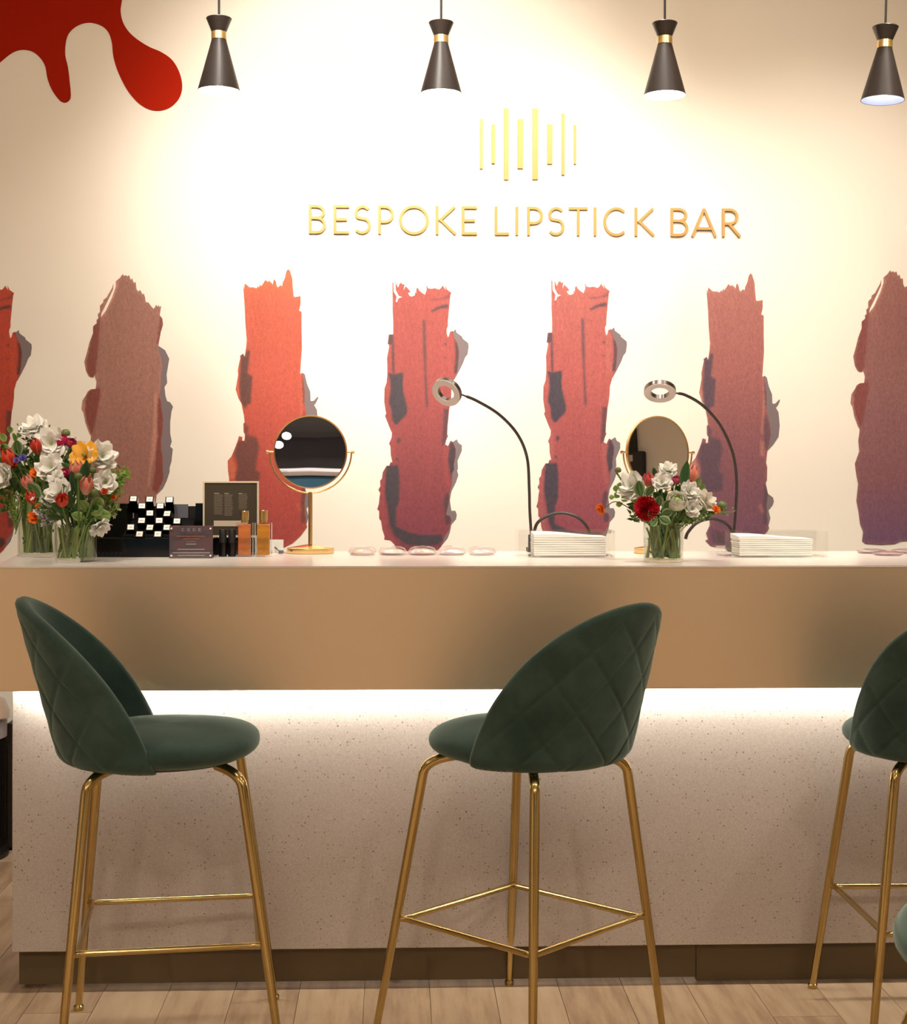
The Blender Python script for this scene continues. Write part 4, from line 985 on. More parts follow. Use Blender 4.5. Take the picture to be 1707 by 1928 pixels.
for k in range(6):
    xx = aty(185 + k * 8.4, 1036, Yd).x - e.location.x
    print_bar(e, 'front_mark', xx, xx + 0.0016, 0.0105, 0.013, -0.0001, mat('faint_mark', (74, 70, 68), 0.5))
MB().box(xa, xb, 0.201, 0.214, zl + 0.0004, zr - 0.010).build('back_board', BLACKM, e)
rows_ = [(0.562, [(251, 939), (281.5, 940), (319, 941)]), (0.53, [(267, 952.5), (301.5, 952.5)]), (0.498, [(282, 966), (314.5, 967)]),
         (0.466, [(266.5, 980), (299.5, 980), (333, 981)]), (0.434, [(246, 992.5), (282, 993), (314, 993)]), (0.405, [(262.5, 1005.5), (297, 1005.5)])]
rn = ('backmost', 'second', 'third', 'fourth', 'fifth', 'frontmost'); sd = (('left', 'middle', 'right'), ('left', 'right'))
lipm = lipl = None
WLAB = mat('white_label', (232, 222, 212), 0.5); WLT = mat('label_print', (120, 100, 92), 0.6)
rg = random.Random(5)
for ri_, (Y, pts_) in enumerate(rows_):
    for ci, (px, py) in enumerate(pts_):
        c = aty(px, py, Y)
        names = sd[0] if len(pts_) == 3 else sd[1]
        o = empty('lipstick', c, f'black square lipstick with a white end label, {names[ci]} of the {rn[ri_]} row', 'lipstick', 'lipsticks in the black display stand',
                  rot=(R(52), 0, R(rg.uniform(-7, 7))))
        if lipm is None:
            # local z points out of the cap; tube hangs below
            lipm = MB().box(-0.0118, 0.0118, -0.0105, 0.0105, -0.055, 0).mesh('lipstick_tube'); lipm.materials.append(BLACKG)
            lipl = MB().box(-0.0088, 0.0088, -0.0085, 0.0085, 0.0001, 0.0006).mesh('end_label'); lipl.materials.append(WLAB)
            lipp = MB().box(-0.005, 0.005, -0.0012, 0.0005, 0.0007, 0.0009).mesh('label_print'); lipp.materials.append(WLT)
        place('lipstick_tube', lipm, None, o); l_ = place('end_label', lipl, None, o); place('label_print', lipp, None, l_)

# --- leaning white card with cord and plug
p = atz(512, 1040.5, ZT)
e = empty('white_card', (p.x, p.y, ZT), 'small plain white card standing behind the amber perfume', 'card')
hx = aty(533.5, 1020, p.y).x - p.x; hz = aty(520, 1016, p.y).z - ZT
MB().box(-0.02, hx, 0, 0.002, 0.0006, hz).build('card_sheet', PAPER, e)
pc = [atz(505, 1038, ZT) + Vector((0, 0, 0.022)), atz(514, 1040, ZT) + Vector((0, 0, 0.02)), atz(521, 1041, ZT) + Vector((0, 0, 0.012)), atz(527, 1043, ZT) + Vector((0, 0, 0.0045))]
e = empty('cord', pc[-1], 'short black cord with a grey plug beside the mirror base', 'cord')
MB().tube([v - e.location for v in spline(pc, 6)], 0.0016, 8).build('wire', BLACKM, e, True)
MB().box(-0.004, 0.010, -0.006, 0.006, -0.0035, 0.007).build('plug', mat('plug_grey', (120, 116, 122), 0.35, 0.5), e, bevel=0.0015)

# ------------------------------------------------------------------ flowers
PETAL = attr_mat('petal', 0.55, transl=0.25)
LEAF = attr_mat('leaf', 0.45, transl=0.15)
STEM = mat('green_stem', (98, 128, 58), 0.5)
STEMB = mat('brown_twig', (88, 66, 46), 0.6)
WATER = clear('vase_water', (0.96, 0.975, 0.94), 1.33)

def petal_mesh(name, prof, wfun, colf, nu=6, nv=6, ruf=0.0, kr=3.0, rmin=0.25, seed=0, rd=0.16):
    """unit petal; prof(u)->(r,z); wfun(u) half width; colf(u,v) colour; local z = flower axis"""
    rg_ = random.Random(seed); ph = rg_.uniform(0, 6)
    mb = MB(); vs = []; cs = []; fs = []
    for i in range(nu + 1):
        u = i / nu; w_ = wfun(u)
        for j in range(nv + 1):
            v = -1 + 2 * j / nv
            u2 = u * (1 - rd * v * v); r, z = prof(u2); a = v * w_ / max(r, rmin)
            wob = ruf * u * sin(kr * v * pi + ph) 
            rr = r + wob * 0.5
            vs.append((rr * cos(a), rr * sin(a), z + wob)); cs.append(lin(colf(u, v)))
    for i in range(nu):
        for j in range(nv):
            q_ = i * (nv + 1) + j; fs.append((q_, q_ + 1, q_ + nv + 2, q_ + nv + 1))
    mb.add(vs, fs, cs); me = mb.mesh(name, True); me.materials.append(PETAL); return me
def mixc(a, b, t): return tuple(x + (y - x) * max(0, min(1, t)) for x, y in zip(a, b))
_pc = {}
def tulip_petal(key, cmid, cedge, cbase):
    if key not in _pc:
        _pc[key] = petal_mesh('petal', lambda u: (0.10 + 0.52 * sin(pi * min(1, u * 0.80 + 0.06)) ** 0.9, -0.85 + 1.75 * u), lambda u: 0.46 * max(0.02, sin(pi * (u * 0.86 + 0.10))) ** 0.7,
                              lambda u, v: mixc(mixc(cbase, cmid, u * 2.4), cedge, max(0, (abs(v) - 0.45) * 1.7) + max(0, u - 0.8) * 2), 8, 6)
    return _pc[key]
def open_petal(key, c0, c1, lift, width, ruf, kr=3.0):
    if key not in _pc:
        _pc[key] = petal_mesh('petal', lambda u: (0.06 + 0.98 * u * cos(lift * (1 - 0.4 * u)), -0.35 + u * sin(lift) * (1.15 - 0.25 * u)), lambda u: width * (0.15 + 0.95 * sin(pi * (0.06 + 0.66 * u)) ** 1.0),
                              lambda u, v: mixc(c0, c1, u * 2.2), 7, 12, ruf, kr, 0.30, rd=0.30)
    return _pc[key]
def ball_petal(key, c0, c1, rad, top):
    if key not in _pc:
        _pc[key] = petal_mesh('petal', lambda u: (rad * sin(0.25 * pi + u * top), -rad * cos(0.25 * pi + u * top)), lambda u: 0.62 * rad * sin(pi * (0.12 + 0.76 * u)) ** 0.6, lambda u, v: mixc(c0, c1, u * 1.2 + 0.15 * abs(v)), 7, 6, 0.03)
    return _pc[key]

def axis_frame(P, axis, s, spin):
    q = Vector(axis).to_track_quat('Z', 'Y').to_matrix().to_4x4()
    return Matrix.Translation(P) @ q @ Matrix.Rotation(spin, 4, 'Z') @ Matrix.Scale(s, 4)
class Vase: pass
rgF = random.Random(11)
def stem_to(e, M, P, axis, s, vz, mat_=None, r=0.0026, via=None):
    """stem from the bloom through the mouth of its vase down to the vase floor"""
    inv = M.inverted()
    d = Vector((P.x - vz.x, P.y - vz.y, 0)); L = max(d.length, 1e-4); d = d / L
    mouth = Vector((vz.x, vz.y, vz.z1 - 0.004)) + d * min(vz.r * 0.72, L * 0.6) + Vector((rgF.uniform(-.006, .006), rgF.uniform(-.006, .006), 0))
    aa_ = rgF.uniform(0, 2 * pi); qq_ = vz.r * 0.82 * rgF.random() ** 0.5; low = Vector((vz.x + qq_ * cos(aa_), vz.y + qq_ * sin(aa_), vz.z0 + 0.012))
    b0 = P - Vector(axis).normalized() * s * 0.75
    pts = [b0, b0 - Vector(axis).normalized() * s * 0.5] + ([via] if via else []) + [mouth, (mouth + low) / 2 + Vector((rgF.uniform(-.004, .004), 0, 0)), low]
    sp = [inv @ v for v in spline(pts, 5)]
    MB().tube(sp, r / s, 6).build('stem', mat_ or STEM, e, True)
def base_flower(name, px, py, Y, rpx, vz, label, axis, group):
    Y -= 0.025; P = aty(px, py, Y); s = rpx * 1.08 * pxm(P)
    M = axis_frame(P, axis, s, rgF.uniform(0, 6))
    e = empty(name, (0, 0, 0), label, 'flower', group); e.matrix_world = M
    return e, P, s, M
def addpetals(e, me, n, tilt=0.0, sc=1.0, jit=0.0, dz=0.0, a0=0.0):
    for k in range(n):
        o = place('petal', me, None, e)
        o.rotation_euler = (rgF.uniform(-jit, jit), tilt + rgF.uniform(-jit, jit), a0 + 2 * pi * k / n + rgF.uniform(-jit, jit))
        o.scale = (sc,) * 3; o.location = (0, 0, dz)
RED = ((222, 62, 52), (250, 150, 70), (214, 80, 50)); PEACH = ((242, 142, 122), (252, 216, 190), (248, 226, 200)); PINK = ((226, 96, 104), (240, 140, 120), (200, 150, 110)); DRED = ((196, 46, 42), (238, 130, 56), (170, 50, 40))
TC = {'red': RED, 'peach': PEACH, 'pink': PINK, 'dred': DRED}
def tulip(px, py, Y, rpx, vz, label, group, col='red', axis=(0, -0.25, 1)):
    e, P, s, M = base_flower('tulip', px, py, Y, rpx, vz, label, axis, group)
    me = tulip_petal('tulip_' + col, *TC[col])
    addpetals(e, me, 3, 0.02, 1.04, 0.03); addpetals(e, me, 3, -0.03, 0.95, 0.03, a0=pi / 3)
    stem_to(e, M, P, axis, s, vz)
def ruffled(px, py, Y, rpx, vz, label, group, axis=(0, -0.8, 0.5), c=((214, 224, 176), (252, 248, 238)), n=7):
    e, P, s, M = base_flower('ruffled_blossom', px, py, Y, rpx, vz, label, axis, group)
    k = 'ruf' + str(c[1])
    addpetals(e, open_petal(k, c[0], c[1], 0.55, 0.66, 0.20, 1.6), n, 0, 1.12, 0.22)
    addpetals(e, open_petal(k + 'i', c[0], c[1], 1.05, 0.6, 0.22, 1.3), 5, 0, 0.85, 0.25, 0.05, 0.4)
    stem_to(e, M, P, axis, s, vz)
def ranunculus(px, py, Y, rpx, vz, label, group, axis=(0, -0.6, 0.8), c=((224, 226, 170), (250, 244, 230)), core=(150, 176, 84)):
    e, P, s, M = base_flower('ranunculus', px, py, Y, rpx, vz, label, axis, group)
    k = 'ran' + str(c[1])
    for q, (rad, tp, n, cc) in enumerate(((0.95, 1.25, 6, 0.0), (0.80, 1.45, 6, 0.0), (0.64, 1.6, 5, 0.15), (0.46, 1.7, 5, 0.35))):
        addpetals(e, ball_petal(k + str(q), mixc(c[0], core, cc), mixc(c[1], core, cc * 0.8), rad, tp), n, 0, 1.0, 0.06, 0.0, q * 0.5)
    MB().lathe([(0, -0.3), (0.26, -0.15), (0.3, 0.05), (0.2, 0.22), (0, 0.28)], 14).build('flower_centre', mat('ranunculus_core', core, 0.6), e, True)
    stem_to(e, M, P, axis, s, vz)
def poppy(px, py, Y, rpx, vz, label, group, axis=(-0.15, -0.9, 0.45)):
    e, P, s, M = base_flower('poppy', px, py, Y, rpx, vz, label, axis, group)
    addpetals(e, open_petal('poppy', (226, 132, 20), (252, 184, 52), 0.42, 0.78, 0.10, 2.2), 5, 0, 1.05, 0.1)
    MB().lathe([(0, -0.2), (0.14, -0.15), (0.15, 0.02), (0.08, 0.08), (0, 0.09)], 14).build('flower_centre', mat('poppy_core', (120, 130, 40), 0.6), e, True)
    stem_to(e, M, P, axis, s, vz)
def small_open(px, py, Y, rpx, vz, label, group, c=((214, 70, 10), (248, 122, 20)), name='marigold', axis=(0, -0.8, 0.5), twig=False, via=None):
    e, P, s, M = base_flower(name, px, py, Y, rpx, vz, label, axis, group)
    addpetals(e, open_petal('so' + str(c[1]), c[0], c[1], 0.5, 0.6, 0.12, 2), 6, 0, 1.0, 0.15)
    addpetals(e, open_petal('so' + str(c[1]), c[0], c[1], 0.5, 0.6, 0.12, 2), 4, -0.5, 0.7, 0.15, 0.1)
    stem_to(e, M, P, axis, s, vz, STEMB if twig else None, 0.0013 if twig else 0.0019, via)
def gerbera(px, py, Y, rpx, vz, label, group, axis=(-0.35, -0.85, 0.25), c=((150, 0, 14), (214, 10, 34))):
    e, P, s, M = base_flower('red_pompon_flower', px, py, Y, rpx, vz, label, axis, group)
    mb = MB()
    for k in range(190):
        u = k / 190; el = (1 - u * 1.25) * pi / 2 + rgF.uniform(-.08, .08); az = k * 2.39996
        d = Vector((cos(el) * cos(az), cos(el) * sin(az), sin(el))); t = d.cross(Vector((0, 0, 1)) if abs(d.z) < .95 else Vector((1, 0, 0))).normalized(); nn = d.cross(t)
        r1 = 0.92 + rgF.uniform(-.06, .1)
        b_, m_, q_ = d * 0.35, d * 0.8, d * r1
        col = lin(mixc(c[0], c[1], rgF.random())); ct_ = lin(mixc(c[1], (236, 60, 60), rgF.random() * 0.5))
        mb.add([b_ - t * .03, b_ + t * .03, m_ + t * .075 + nn * .03, q_, m_ - t * .075 + nn * .03], [(0, 1, 2, 4), (4, 2, 3)], [col, col, col, ct_, col])
    mb.build('bloom', PETAL, e, True)
    MB().lathe([(0, -0.4), (0.3, -0.3), (0.4, 0), (0.3, 0.3), (0, 0.4)], 14).build('flower_centre', mat('pompon_core', (140, 4, 16), 0.7), e, True)
    stem_to(e, M, P, axis, s, vz)
def bud(px, py, Y, rpx, vz, label, group, c=(128, 146, 82), axis=(0.05, -0.2, 1), via=None):
    e, P, s, M = base_flower('flower_bud', px, py, Y, rpx, vz, label, axis, group)
    mb = MB()
    prof = [(0, -0.75), (0.45, -0.72), (0.9, -0.35), (0.98, 0.1), (0.75, 0.55), (0.35, 0.8), (0, 0.82)]
    mb.lathe(prof, 20)
    mb.v = [(x * (1 + 0.05 * math.cos(5 * math.atan2(y, x))), y * (1 + 0.05 * math.cos(5 * math.atan2(y, x))), z) for x, y, z in mb.v]
    mb.c = [lin(mixc(c, (c[0] * 0.7, c[1] * 0.75, c[2] * 0.6), (z + .7) / 1.5)) for x, y, z in mb.v]
    mb.build('bud_head', LEAF, e, True)
    mb = MB()
    for k in range(5):
        a = 2 * pi * k / 5
        mb.add([(0.1 * cos(a), 0.1 * sin(a), -0.8), (0.85 * cos(a - .35), 0.85 * sin(a - .35), -0.55), (1.08 * cos(a), 1.08 * sin(a), -0.1), (0.85 * cos(a + .35), 0.85 * sin(a + .35), -0.55)], [(0, 1, 2, 3)], lin((110, 134, 70)))
    mb.build('sepals', LEAF, e, True)
    stem_to(e, M, P, axis, s, vz, via=via)
_lf = {}
def leaf_mesh(key, c0, c1, wd=0.34, fold=0.25, bend=0.35):
    if key not in _lf:
        mb = MB(); vs = []; cs = []; fs = []; nu, nv = 9, 6
        for i in range(nu + 1):
            u = i / nu; w_ = wd * max(0.015, sin(pi * min(0.995, u * 0.95 + 0.03)) ** 0.85)
            for j in range(nv + 1):
                v = -1 + 2 * j / nv
                vs.append((v * w_, fold * abs(v) * w_ - bend * u * u * 0.5, u)); cs.append(lin(mixc(c0, c1, (abs(v) - 0.45) * 2.2) if abs(v) > 0.12 else mixc(c0, c1, 0.4)))
        for i in range(nu):
            for j in range(nv):
                q_ = i * (nv + 1) + j; fs.append((q_, q_ + 1, q_ + nv + 2, q_ + nv + 1))
        mb.add(vs, fs, cs); me = mb.mesh('leaf', True); me.materials.append(LEAF); _lf[key] = me
    return _lf[key]
VAR = ('variegated', (62, 104, 44), (196, 208, 160)); GRN = ('green', (52, 92, 40), (86, 124, 60), 0.22); PALE = ('pale', (120, 160, 72), (186, 206, 140), 0.36); BLD = ('blade', (48, 90, 52), (78, 118, 70), 0.17, 0.3, 0.1)
def leaf_sprig(px, py, Y, vz, label, group, leaves, kind=GRN, name='leafy_sprig'):
    """leaves: list of (dx,dy,len_px,ang_deg,spin)"""
    P = aty(px, py, Y); s = pxm(P)
    M = Matrix.Translation(P) @ Matrix.Scale(s, 4)
    e = empty(name, (0, 0, 0), label, 'foliage', group); e.matrix_world = M
    me = leaf_mesh(*kind)
    for dx, dy, L, ang, spin in leaves:
        o = place('leaf', me, None, e); o.location = (dx, -rgF.uniform(0, 4), -dy); o.scale = (L,) * 3
        o.rotation_euler = (Matrix.Rotation(R(ang), 3, 'Y') @ Matrix.Rotation(R(rgF.uniform(5, 35)), 3, 'X') @ Matrix.Rotation(R(spin), 3, 'Z')).to_euler()
    stem_to(e, M, P, (0, 0, 1), s, vz, r=0.0016)
def airy(px, py, Y, vz, label, group, h, wd, n, c, dot, name='feathery_sprig', lean=0.0, tw=STEM, leafy=True):
    """fine sprig: twigs with many tiny leaves or florets; px,py is the base of the sprig"""
    P = aty(px, py, Y); s = pxm(P)
    M = Matrix.Translation(P) @ Matrix.Scale(s, 4)
    e = empty(name, (0, 0, 0), label, 'foliage', group); e.matrix_world = M
    tb = MB(); lb = MB()
    for k in range(n):
        a = rgF.uniform(-1, 1); u = rgF.uniform(0.45, 1.0)
        tip = Vector((a * wd * 0.5 + lean * u, rgF.uniform(-.5, .5) * wd * 0.5, h * u))
        mid = Vector((tip.x * 0.35, tip.y * 0.35, tip.z * 0.6))
        path = spline([(0, 0, 0), mid, tip], 4)
        tb.tube(path, [0.9 - 0.6 * i / (len(path) - 1) for i in range(len(path))], 5)
        for j in range(7 if leafy else 5):
            b_ = path[rgF.randint(3, len(path) - 1)] + Vector((rgF.uniform(-1, 1), rgF.uniform(-1, 1), rgF.uniform(-1, 1))) * dot * 0.9
            d = Vector((rgF.uniform(-1, 1), rgF.uniform(-1, .2), rgF.uniform(-.2, 1))).normalized(); t = d.cross(Vector((0.3, 1, .2))).normalized()
            col = lin(mixc(c[0], c[1], rgF.random()))
            if leafy:
                lb.add([b_, b_ + d * dot * .5 + t * dot * .3, b_ + d * dot, b_ + d * dot * .5 - t * dot * .3], [(0, 1, 2, 3)], col)
            else:
                for q_ in range(5):
                    aa = 2 * pi * q_ / 5; v1 = (t * cos(aa) + d.cross(t) * sin(aa)); v2 = (t * cos(aa + .5) + d.cross(t) * sin(aa + .5)); v3 = (t * cos(aa - .5) + d.cross(t) * sin(aa - .5))
                    lb.add([b_, b_ + v3 * dot * .6 + d * dot * .15, b_ + v1 * dot + d * dot * .2, b_ + v2 * dot * .6 + d * dot * .15], [(0, 1, 2, 3)], col)
    o = tb.build('twigs', tw, e, True); o['kind'] = 'stuff'
    o = lb.build('leaflets' if leafy else 'florets', LEAF if leafy else PETAL, e); o['kind'] = 'stuff'
    stem_to(e, M, P, (0, 0, 1), s, vz, r=0.0014)

def vase(cx, yb, wpx, ytop, label):
    b = atz(cx, yb, ZT); r = wpx / 2 * pxm(b); c = Vector((b.x, b.y + r, ZT))
    r = wpx / 2 * pxm(c)
    h = aty(cx, ytop, c.y).z - ZT
    e = empty('glass_vase', c, label, 'vase', 'cylindrical glass vases with flowers')
    t = 0.0028
    MB().lathe([(0, 0.0006), (r - 0.004, 0.0006), (r - 0.001, 0.002), (r, 0.005), (r, h - 0.001), (r - t / 2, h), (r - t, h - 0.001), (r - t, 0.009), (r - t - 0.004, 0.007), (0, 0.007)], 56).build('glass_wall', GLASS, e, True, 50)
    hw_ = h * 0.62
    MB().lathe([(0, 0.0075), (r - t - 0.005, 0.0075), (r - t - 0.0008, 0.0095), (r - t - 0.0008, hw_), (0, hw_)], 48).build('water', WATER, e, True, 50)
    v = Vase(); v.x, v.y, v.z0, v.z1, v.r = c.x, c.y, ZT, ZT + h, r - t; return v
VA = vase(62, 1049.5, 73, 931, 'taller glass vase at the far left, behind the short one')
VB = vase(134.5, 1059.5, 77, 987, 'short glass vase in front of the taller one, near the lipstick display')
VC = vase(1255, 1060, 75, 984, 'short glass vase with a small bouquet before the right mirror')
GA, GB, GC = 'flowers in the taller left vase', 'flowers in the short left vase', 'flowers in the small right bouquet'
ya, yb_, yc = VA.y, VB.y, VC.y
def filler(vz, px, py, Y, spread, n, label, group, c, dot, down=0.0):
    """dense bushy greenery: leaves scattered through a dome above the vase mouth"""
    P = aty(px, py, Y); s = pxm(P); M = Matrix.Translation(P) @ Matrix.Scale(s, 4)
    e = empty('filler_greenery', (0, 0, 0), label, 'foliage', group); e.matrix_world = M
    lb = MB(); tb = MB()
    for k in range(n):
        a = rgF.uniform(0, 2 * pi); q = rgF.random() ** 0.5; up = rgF.uniform(-down, 1)
        b_ = Vector((spread[0] * q * cos(a), spread[1] * q * sin(a), spread[2] * up * (1 - 0.5 * q * q)))
        d = Vector((b_.x / spread[0] + rgF.uniform(-.7, .7), rgF.uniform(-1, .3), 0.5 + rgF.uniform(-.6, .6))).normalized()
        t = d.cross(Vector((rgF.uniform(-1, 1), 1, rgF.uniform(-1, 1)))).normalized(); nn = d.cross(t) * 0.12
        L = dot * rgF.uniform(0.6, 1.3); col = lin(mixc(c[0], c[1], rgF.random()))
        lb.add([b_, b_ + d * L * .45 + t * L * .26 + nn * L, b_ + d * L, b_ + d * L * .45 - t * L * .26 + nn * L, b_ + d * L * .5], [(0, 1, 4), (1, 2, 4), (2, 3, 4), (3, 0, 4)], col)
        if k % 6 == 0: tb.tube([(b_.x * 0.2, b_.y * 0.2, -spread[2] * 0.5), b_ * 0.7, b_], 0.9, 5)
    lb.build('leaves', LEAF, e)['kind'] = 'stuff'; tb.build('twigs', STEM, e, True)['kind'] = 'stuff'
    stem_to(e, M, P, (0, 0, 1), s, vz)
def in_vase(vz, n, group, label):
    e = empty('submerged_greenery', (vz.x, vz.y, vz.z0), label, 'foliage', group)
    lb = MB(); h = vz.z1 - vz.z0; sm = MB()
    for k in range(n):
        a = rgF.uniform(0, 2 * pi); q = vz.r * 0.84 * rgF.random() ** 0.5; b_ = Vector((q * cos(a), q * sin(a), rgF.uniform(0.12, 0.97) * h))
        d = Vector((rgF.uniform(-1, 1), rgF.uniform(-1, 1), rgF.uniform(-.3, 1.2))).normalized(); L = rgF.uniform(0.008, 0.02)
        tip = b_ + d * L
        if math.hypot(tip.x, tip.y) > vz.r * 0.93: d = -d; tip = b_ + d * L
        t = d.cross(Vector((rgF.uniform(-1, 1), 1, 0.2))).normalized(); col = lin(mixc((58, 88, 36), (128, 152, 74), rgF.random()))
        lb.add([b_, b_ + d * L * .5 + t * L * .22, tip, b_ + d * L * .5 - t * L * .22], [(0, 1, 2, 3)], col)
    for k in range(46):
        a = rgF.uniform(0, 2 * pi); q = vz.r * rgF.uniform(0.45, 0.9); a2 = a + rgF.uniform(-1.0, 1.0); q2 = vz.r * rgF.uniform(0.5, 0.9)
        p0 = Vector((q * cos(a), q * sin(a), 0.011)); p1 = Vector((q2 * cos(a2), q2 * sin(a2), h * rgF.uniform(0.85, 1.0)))
        sm.tube([p0, (p0 + p1) / 2 + Vector((rgF.uniform(-.004, .004), 0, 0)), p1], rgF.uniform(0.0022, 0.0034), 6)
    lb.build('leaves', LEAF, e)['kind'] = 'stuff'; sm.build('cut_stems', mat('cut_stem_green', (136, 158, 84), 0.45), e, True)['kind'] = 'stuff'
in_vase(VA, 130, GA, 'green stems and leaves standing in the taller vase')
in_vase(VB, 90, GB, 'green stems and leaves standing in the short left vase')
in_vase(VC, 100, GC, 'green stems and leaves standing in the right vase')
filler(VA, 62, 925, ya + 0.05, (72, 34, 95), 420, 'bushy dark greenery filling the taller bouquet', GA, ((48, 74, 34), (104, 132, 62)), 17, 0.15)
filler(VB, 148, 965, yb_ + 0.045, (62, 32, 80), 360, 'bushy greenery filling the short left bouquet', GB, ((54, 84, 36), (120, 148, 70)), 17, 0.2)
filler(VC, 1258, 975, yc + 0.045, (72, 30, 68), 300, 'bushy greenery filling the small right bouquet', GC, ((52, 80, 38), (118, 146, 74)), 15, 0.15)
# taller vase
ruffled(63, 806, ya + 0.02, 24, VA, 'topmost white ruffled blossom of the left bouquets', GA, (-0.3, -0.6, 0.7))
ruffled(97, 836, ya - 0.02, 28, VA, 'large white ruffled blossom below the topmost one, with a green heart', GA, (0.1, -0.85, 0.3))
tulip(68, 840, ya - 0.06, 16, VA, 'red tulip half hidden behind the large white blossom', GA, 'dred', (-0.3, -0.2, 1))
tulip(15, 862, ya - 0.05, 19, VA, 'coral tulip with yellow edges at the far left', GA, 'red', (-0.25, -0.35, 1))
ruffled(8, 897, ya - 0.05, 22, VA, 'white blossom hanging at the left edge under the coral tulip', GA, (-0.5, -0.7, 0.1))
ruffled(95, 880, ya - 0.09, 25, VA, 'white ruffled blossom in the middle of the left bouquets', GA, (-0.1, -0.9, 0.35))
tulip(52, 908, ya - 0.09, 17, VA, 'peach tulip over the rim of the taller vase', GA, 'peach', (-0.3, -0.5, 0.9))
tulip(58, 936, ya - 0.10, 15, VA, 'orange red tulip just below the peach one', GA, 'red', (-0.3, -0.4, 0.9))
small_open(68, 889, ya - 0.07, 12, VA, 'orange flower between the white blossom and the peach tulip', GA, name='orange_blossom')
small_open(66, 973, ya - 0.10, 14, VA, 'bright orange flower low against the taller vase', GA)
small_open(72, 953, ya - 0.11, 6, VA, 'tiny orange flower above the low bright orange one', GA)
small_open(22, 873, ya - 0.03, 12, VA, 'dark red flower under the far left coral tulip', GA, ((130, 20, 16), (190, 40, 34)), 'red_blossom')
small_open(43, 862, ya - 0.06, 8, VA, 'small violet blue flower beside the coral tulip', GA, ((70, 60, 130), (110, 100, 180)), 'violet_blossom')
small_open(31, 866, ya - 0.07, 6, VA, 'smaller violet blue flower touching the coral tulip', GA, ((80, 66, 140), (116, 104, 186)), 'violet_blossom')
leaf_sprig(28, 862, ya - 0.04, VA, 'broad variegated leaf above the violet flowers', GA, [(8, -4, 32, -8, 20), (-4, 0, 26, -35, -30)], VAR)
leaf_sprig(58, 942, ya - 0.115, VA, 'variegated leaf between the peach and white flowers', GA, [(18, -6, 36, -38, 10), (22, 0, 24, 35, -10)], VAR)
leaf_sprig(22, 860, ya + 0.05, VA, 'pale green leafy twig rising at the top left', GA, [(-6, -12, 18, -40, 0), (-12, -28, 18, -20, 10), (4, -30, 20, 20, -20), (-2, -44, 16, 0, 0), (-20, -20, 20, -70, 0), (8, -14, 18, 50, 0), (-22, -42, 14, -40, 0), (12, -36, 14, 30, 10)], PALE)
leaf_sprig(20, 935, ya - 0.03, VA, 'dark green leaves at the left edge above the taller vase', GA, [(0, 0, 30, -60, 0), (4, 6, 28, -100, 20), (10, -14, 30, -20, 0), (0, 14, 26, -130, 10), (20, -26, 30, 15, 0)], GRN)
leaf_sprig(60, 900, ya - 0.02, VA, 'dark green leaves filling the middle of the taller bouquet', GA, [(0, 0, 34, -50, 0), (6, -24, 30, 20, 20), (-20, -10, 30, -30, 0), (24, 10, 30, 60, 10), (-16, 20, 28, -80, 0), (36, -6, 30, 40, 0), (10, 30, 30, 10, 0), (-22, -32, 26, -10, 20), (48, -30, 28, 30, 0)], GRN)
airy(72, 862, ya + 0.0, VA, 'grey green airy sprig behind the red tulip', GA, 58, 60, 14, ((70, 84, 60), (130, 136, 110)), 7, lean=-6)
airy(30, 1000, ya - 0.055, VA, 'light green fringe of fine leaves along the left of the taller vase', GA, 90, 50, 26, ((110, 140, 60), (168, 188, 96)), 6, lean=-12)
airy(92, 1000, ya - 0.15, VA, 'cluster of tiny white and grey wax flowers low between the vases', GA, 56, 62, 26, ((244, 240, 236), (206, 196, 192)), 6.5, 'waxflower_sprig', leafy=False)
airy(72, 985, ya - 0.14, VA, 'second cluster of tiny white wax flowers left of the striped tulip', GA, 60, 40, 14, ((236, 228, 222), (150, 110, 96)), 6, 'waxflower_sprig', lean=16, leafy=False)
bud(80, 903, ya - 0.10, 7, VA, 'round green bud beside the orange flower', GA)
bud(124, 815, ya + 0.0, 8, VA, 'round green bud standing above the magenta flowers', GA, axis=(0, -0.1, 1))
ranunculus(116, 829, ya - 0.02, 12, VA, 'magenta flower left of the pair under the round bud', GA, c=((150, 20, 60), (206, 36, 92)), core=(150, 24, 60), axis=(-0.2, -0.6, 0.7))
ranunculus(134, 833, ya - 0.02, 10, VA, 'magenta flower right of the pair under the round bud', GA, c=((150, 30, 56), (196, 50, 86)), core=(140, 40, 60), axis=(0.3, -0.5, 0.7))
airy(128, 862, ya + 0.02, VA, 'small grey sprig behind the yellow poppy', GA, 42, 52, 10, ((200, 196, 192), (120, 120, 112)), 4, lean=14, leafy=False)
# short vase
poppy(158, 856, yb_ + 0.03, 26, VB, 'yellow orange poppy opened wide at the top right', GB)
ruffled(193, 858, yb_ + 0.05, 26, VB, 'white ruffled blossom to the right of the yellow poppy', GB, (0.5, -0.75, 0.4))
leaf_sprig(160, 880, yb_ + 0.06, VB, 'green leaves under the yellow poppy', GB, [(-14, -2, 26, -30, 0), (2, 6, 30, 8, 0), (-22, 4, 24, -60, 10)], GRN)
ranunculus(121, 890, yb_ + 0.06, 11, VB, 'magenta flower in the centre between white and peach flowers', GB, c=((160, 30, 80), (206, 52, 112)), core=(190, 120, 50))
tulip(144, 884, yb_ + 0.0, 19, VB, 'peach tulip at centre right, above its twin', GB, 'peach', (-0.1, -0.3, 1))
tulip(163, 914, yb_ - 0.02, 19, VB, 'peach pink tulip leaning right, nearest the fern', GB, 'peach', (0.22, -0.3, 1))
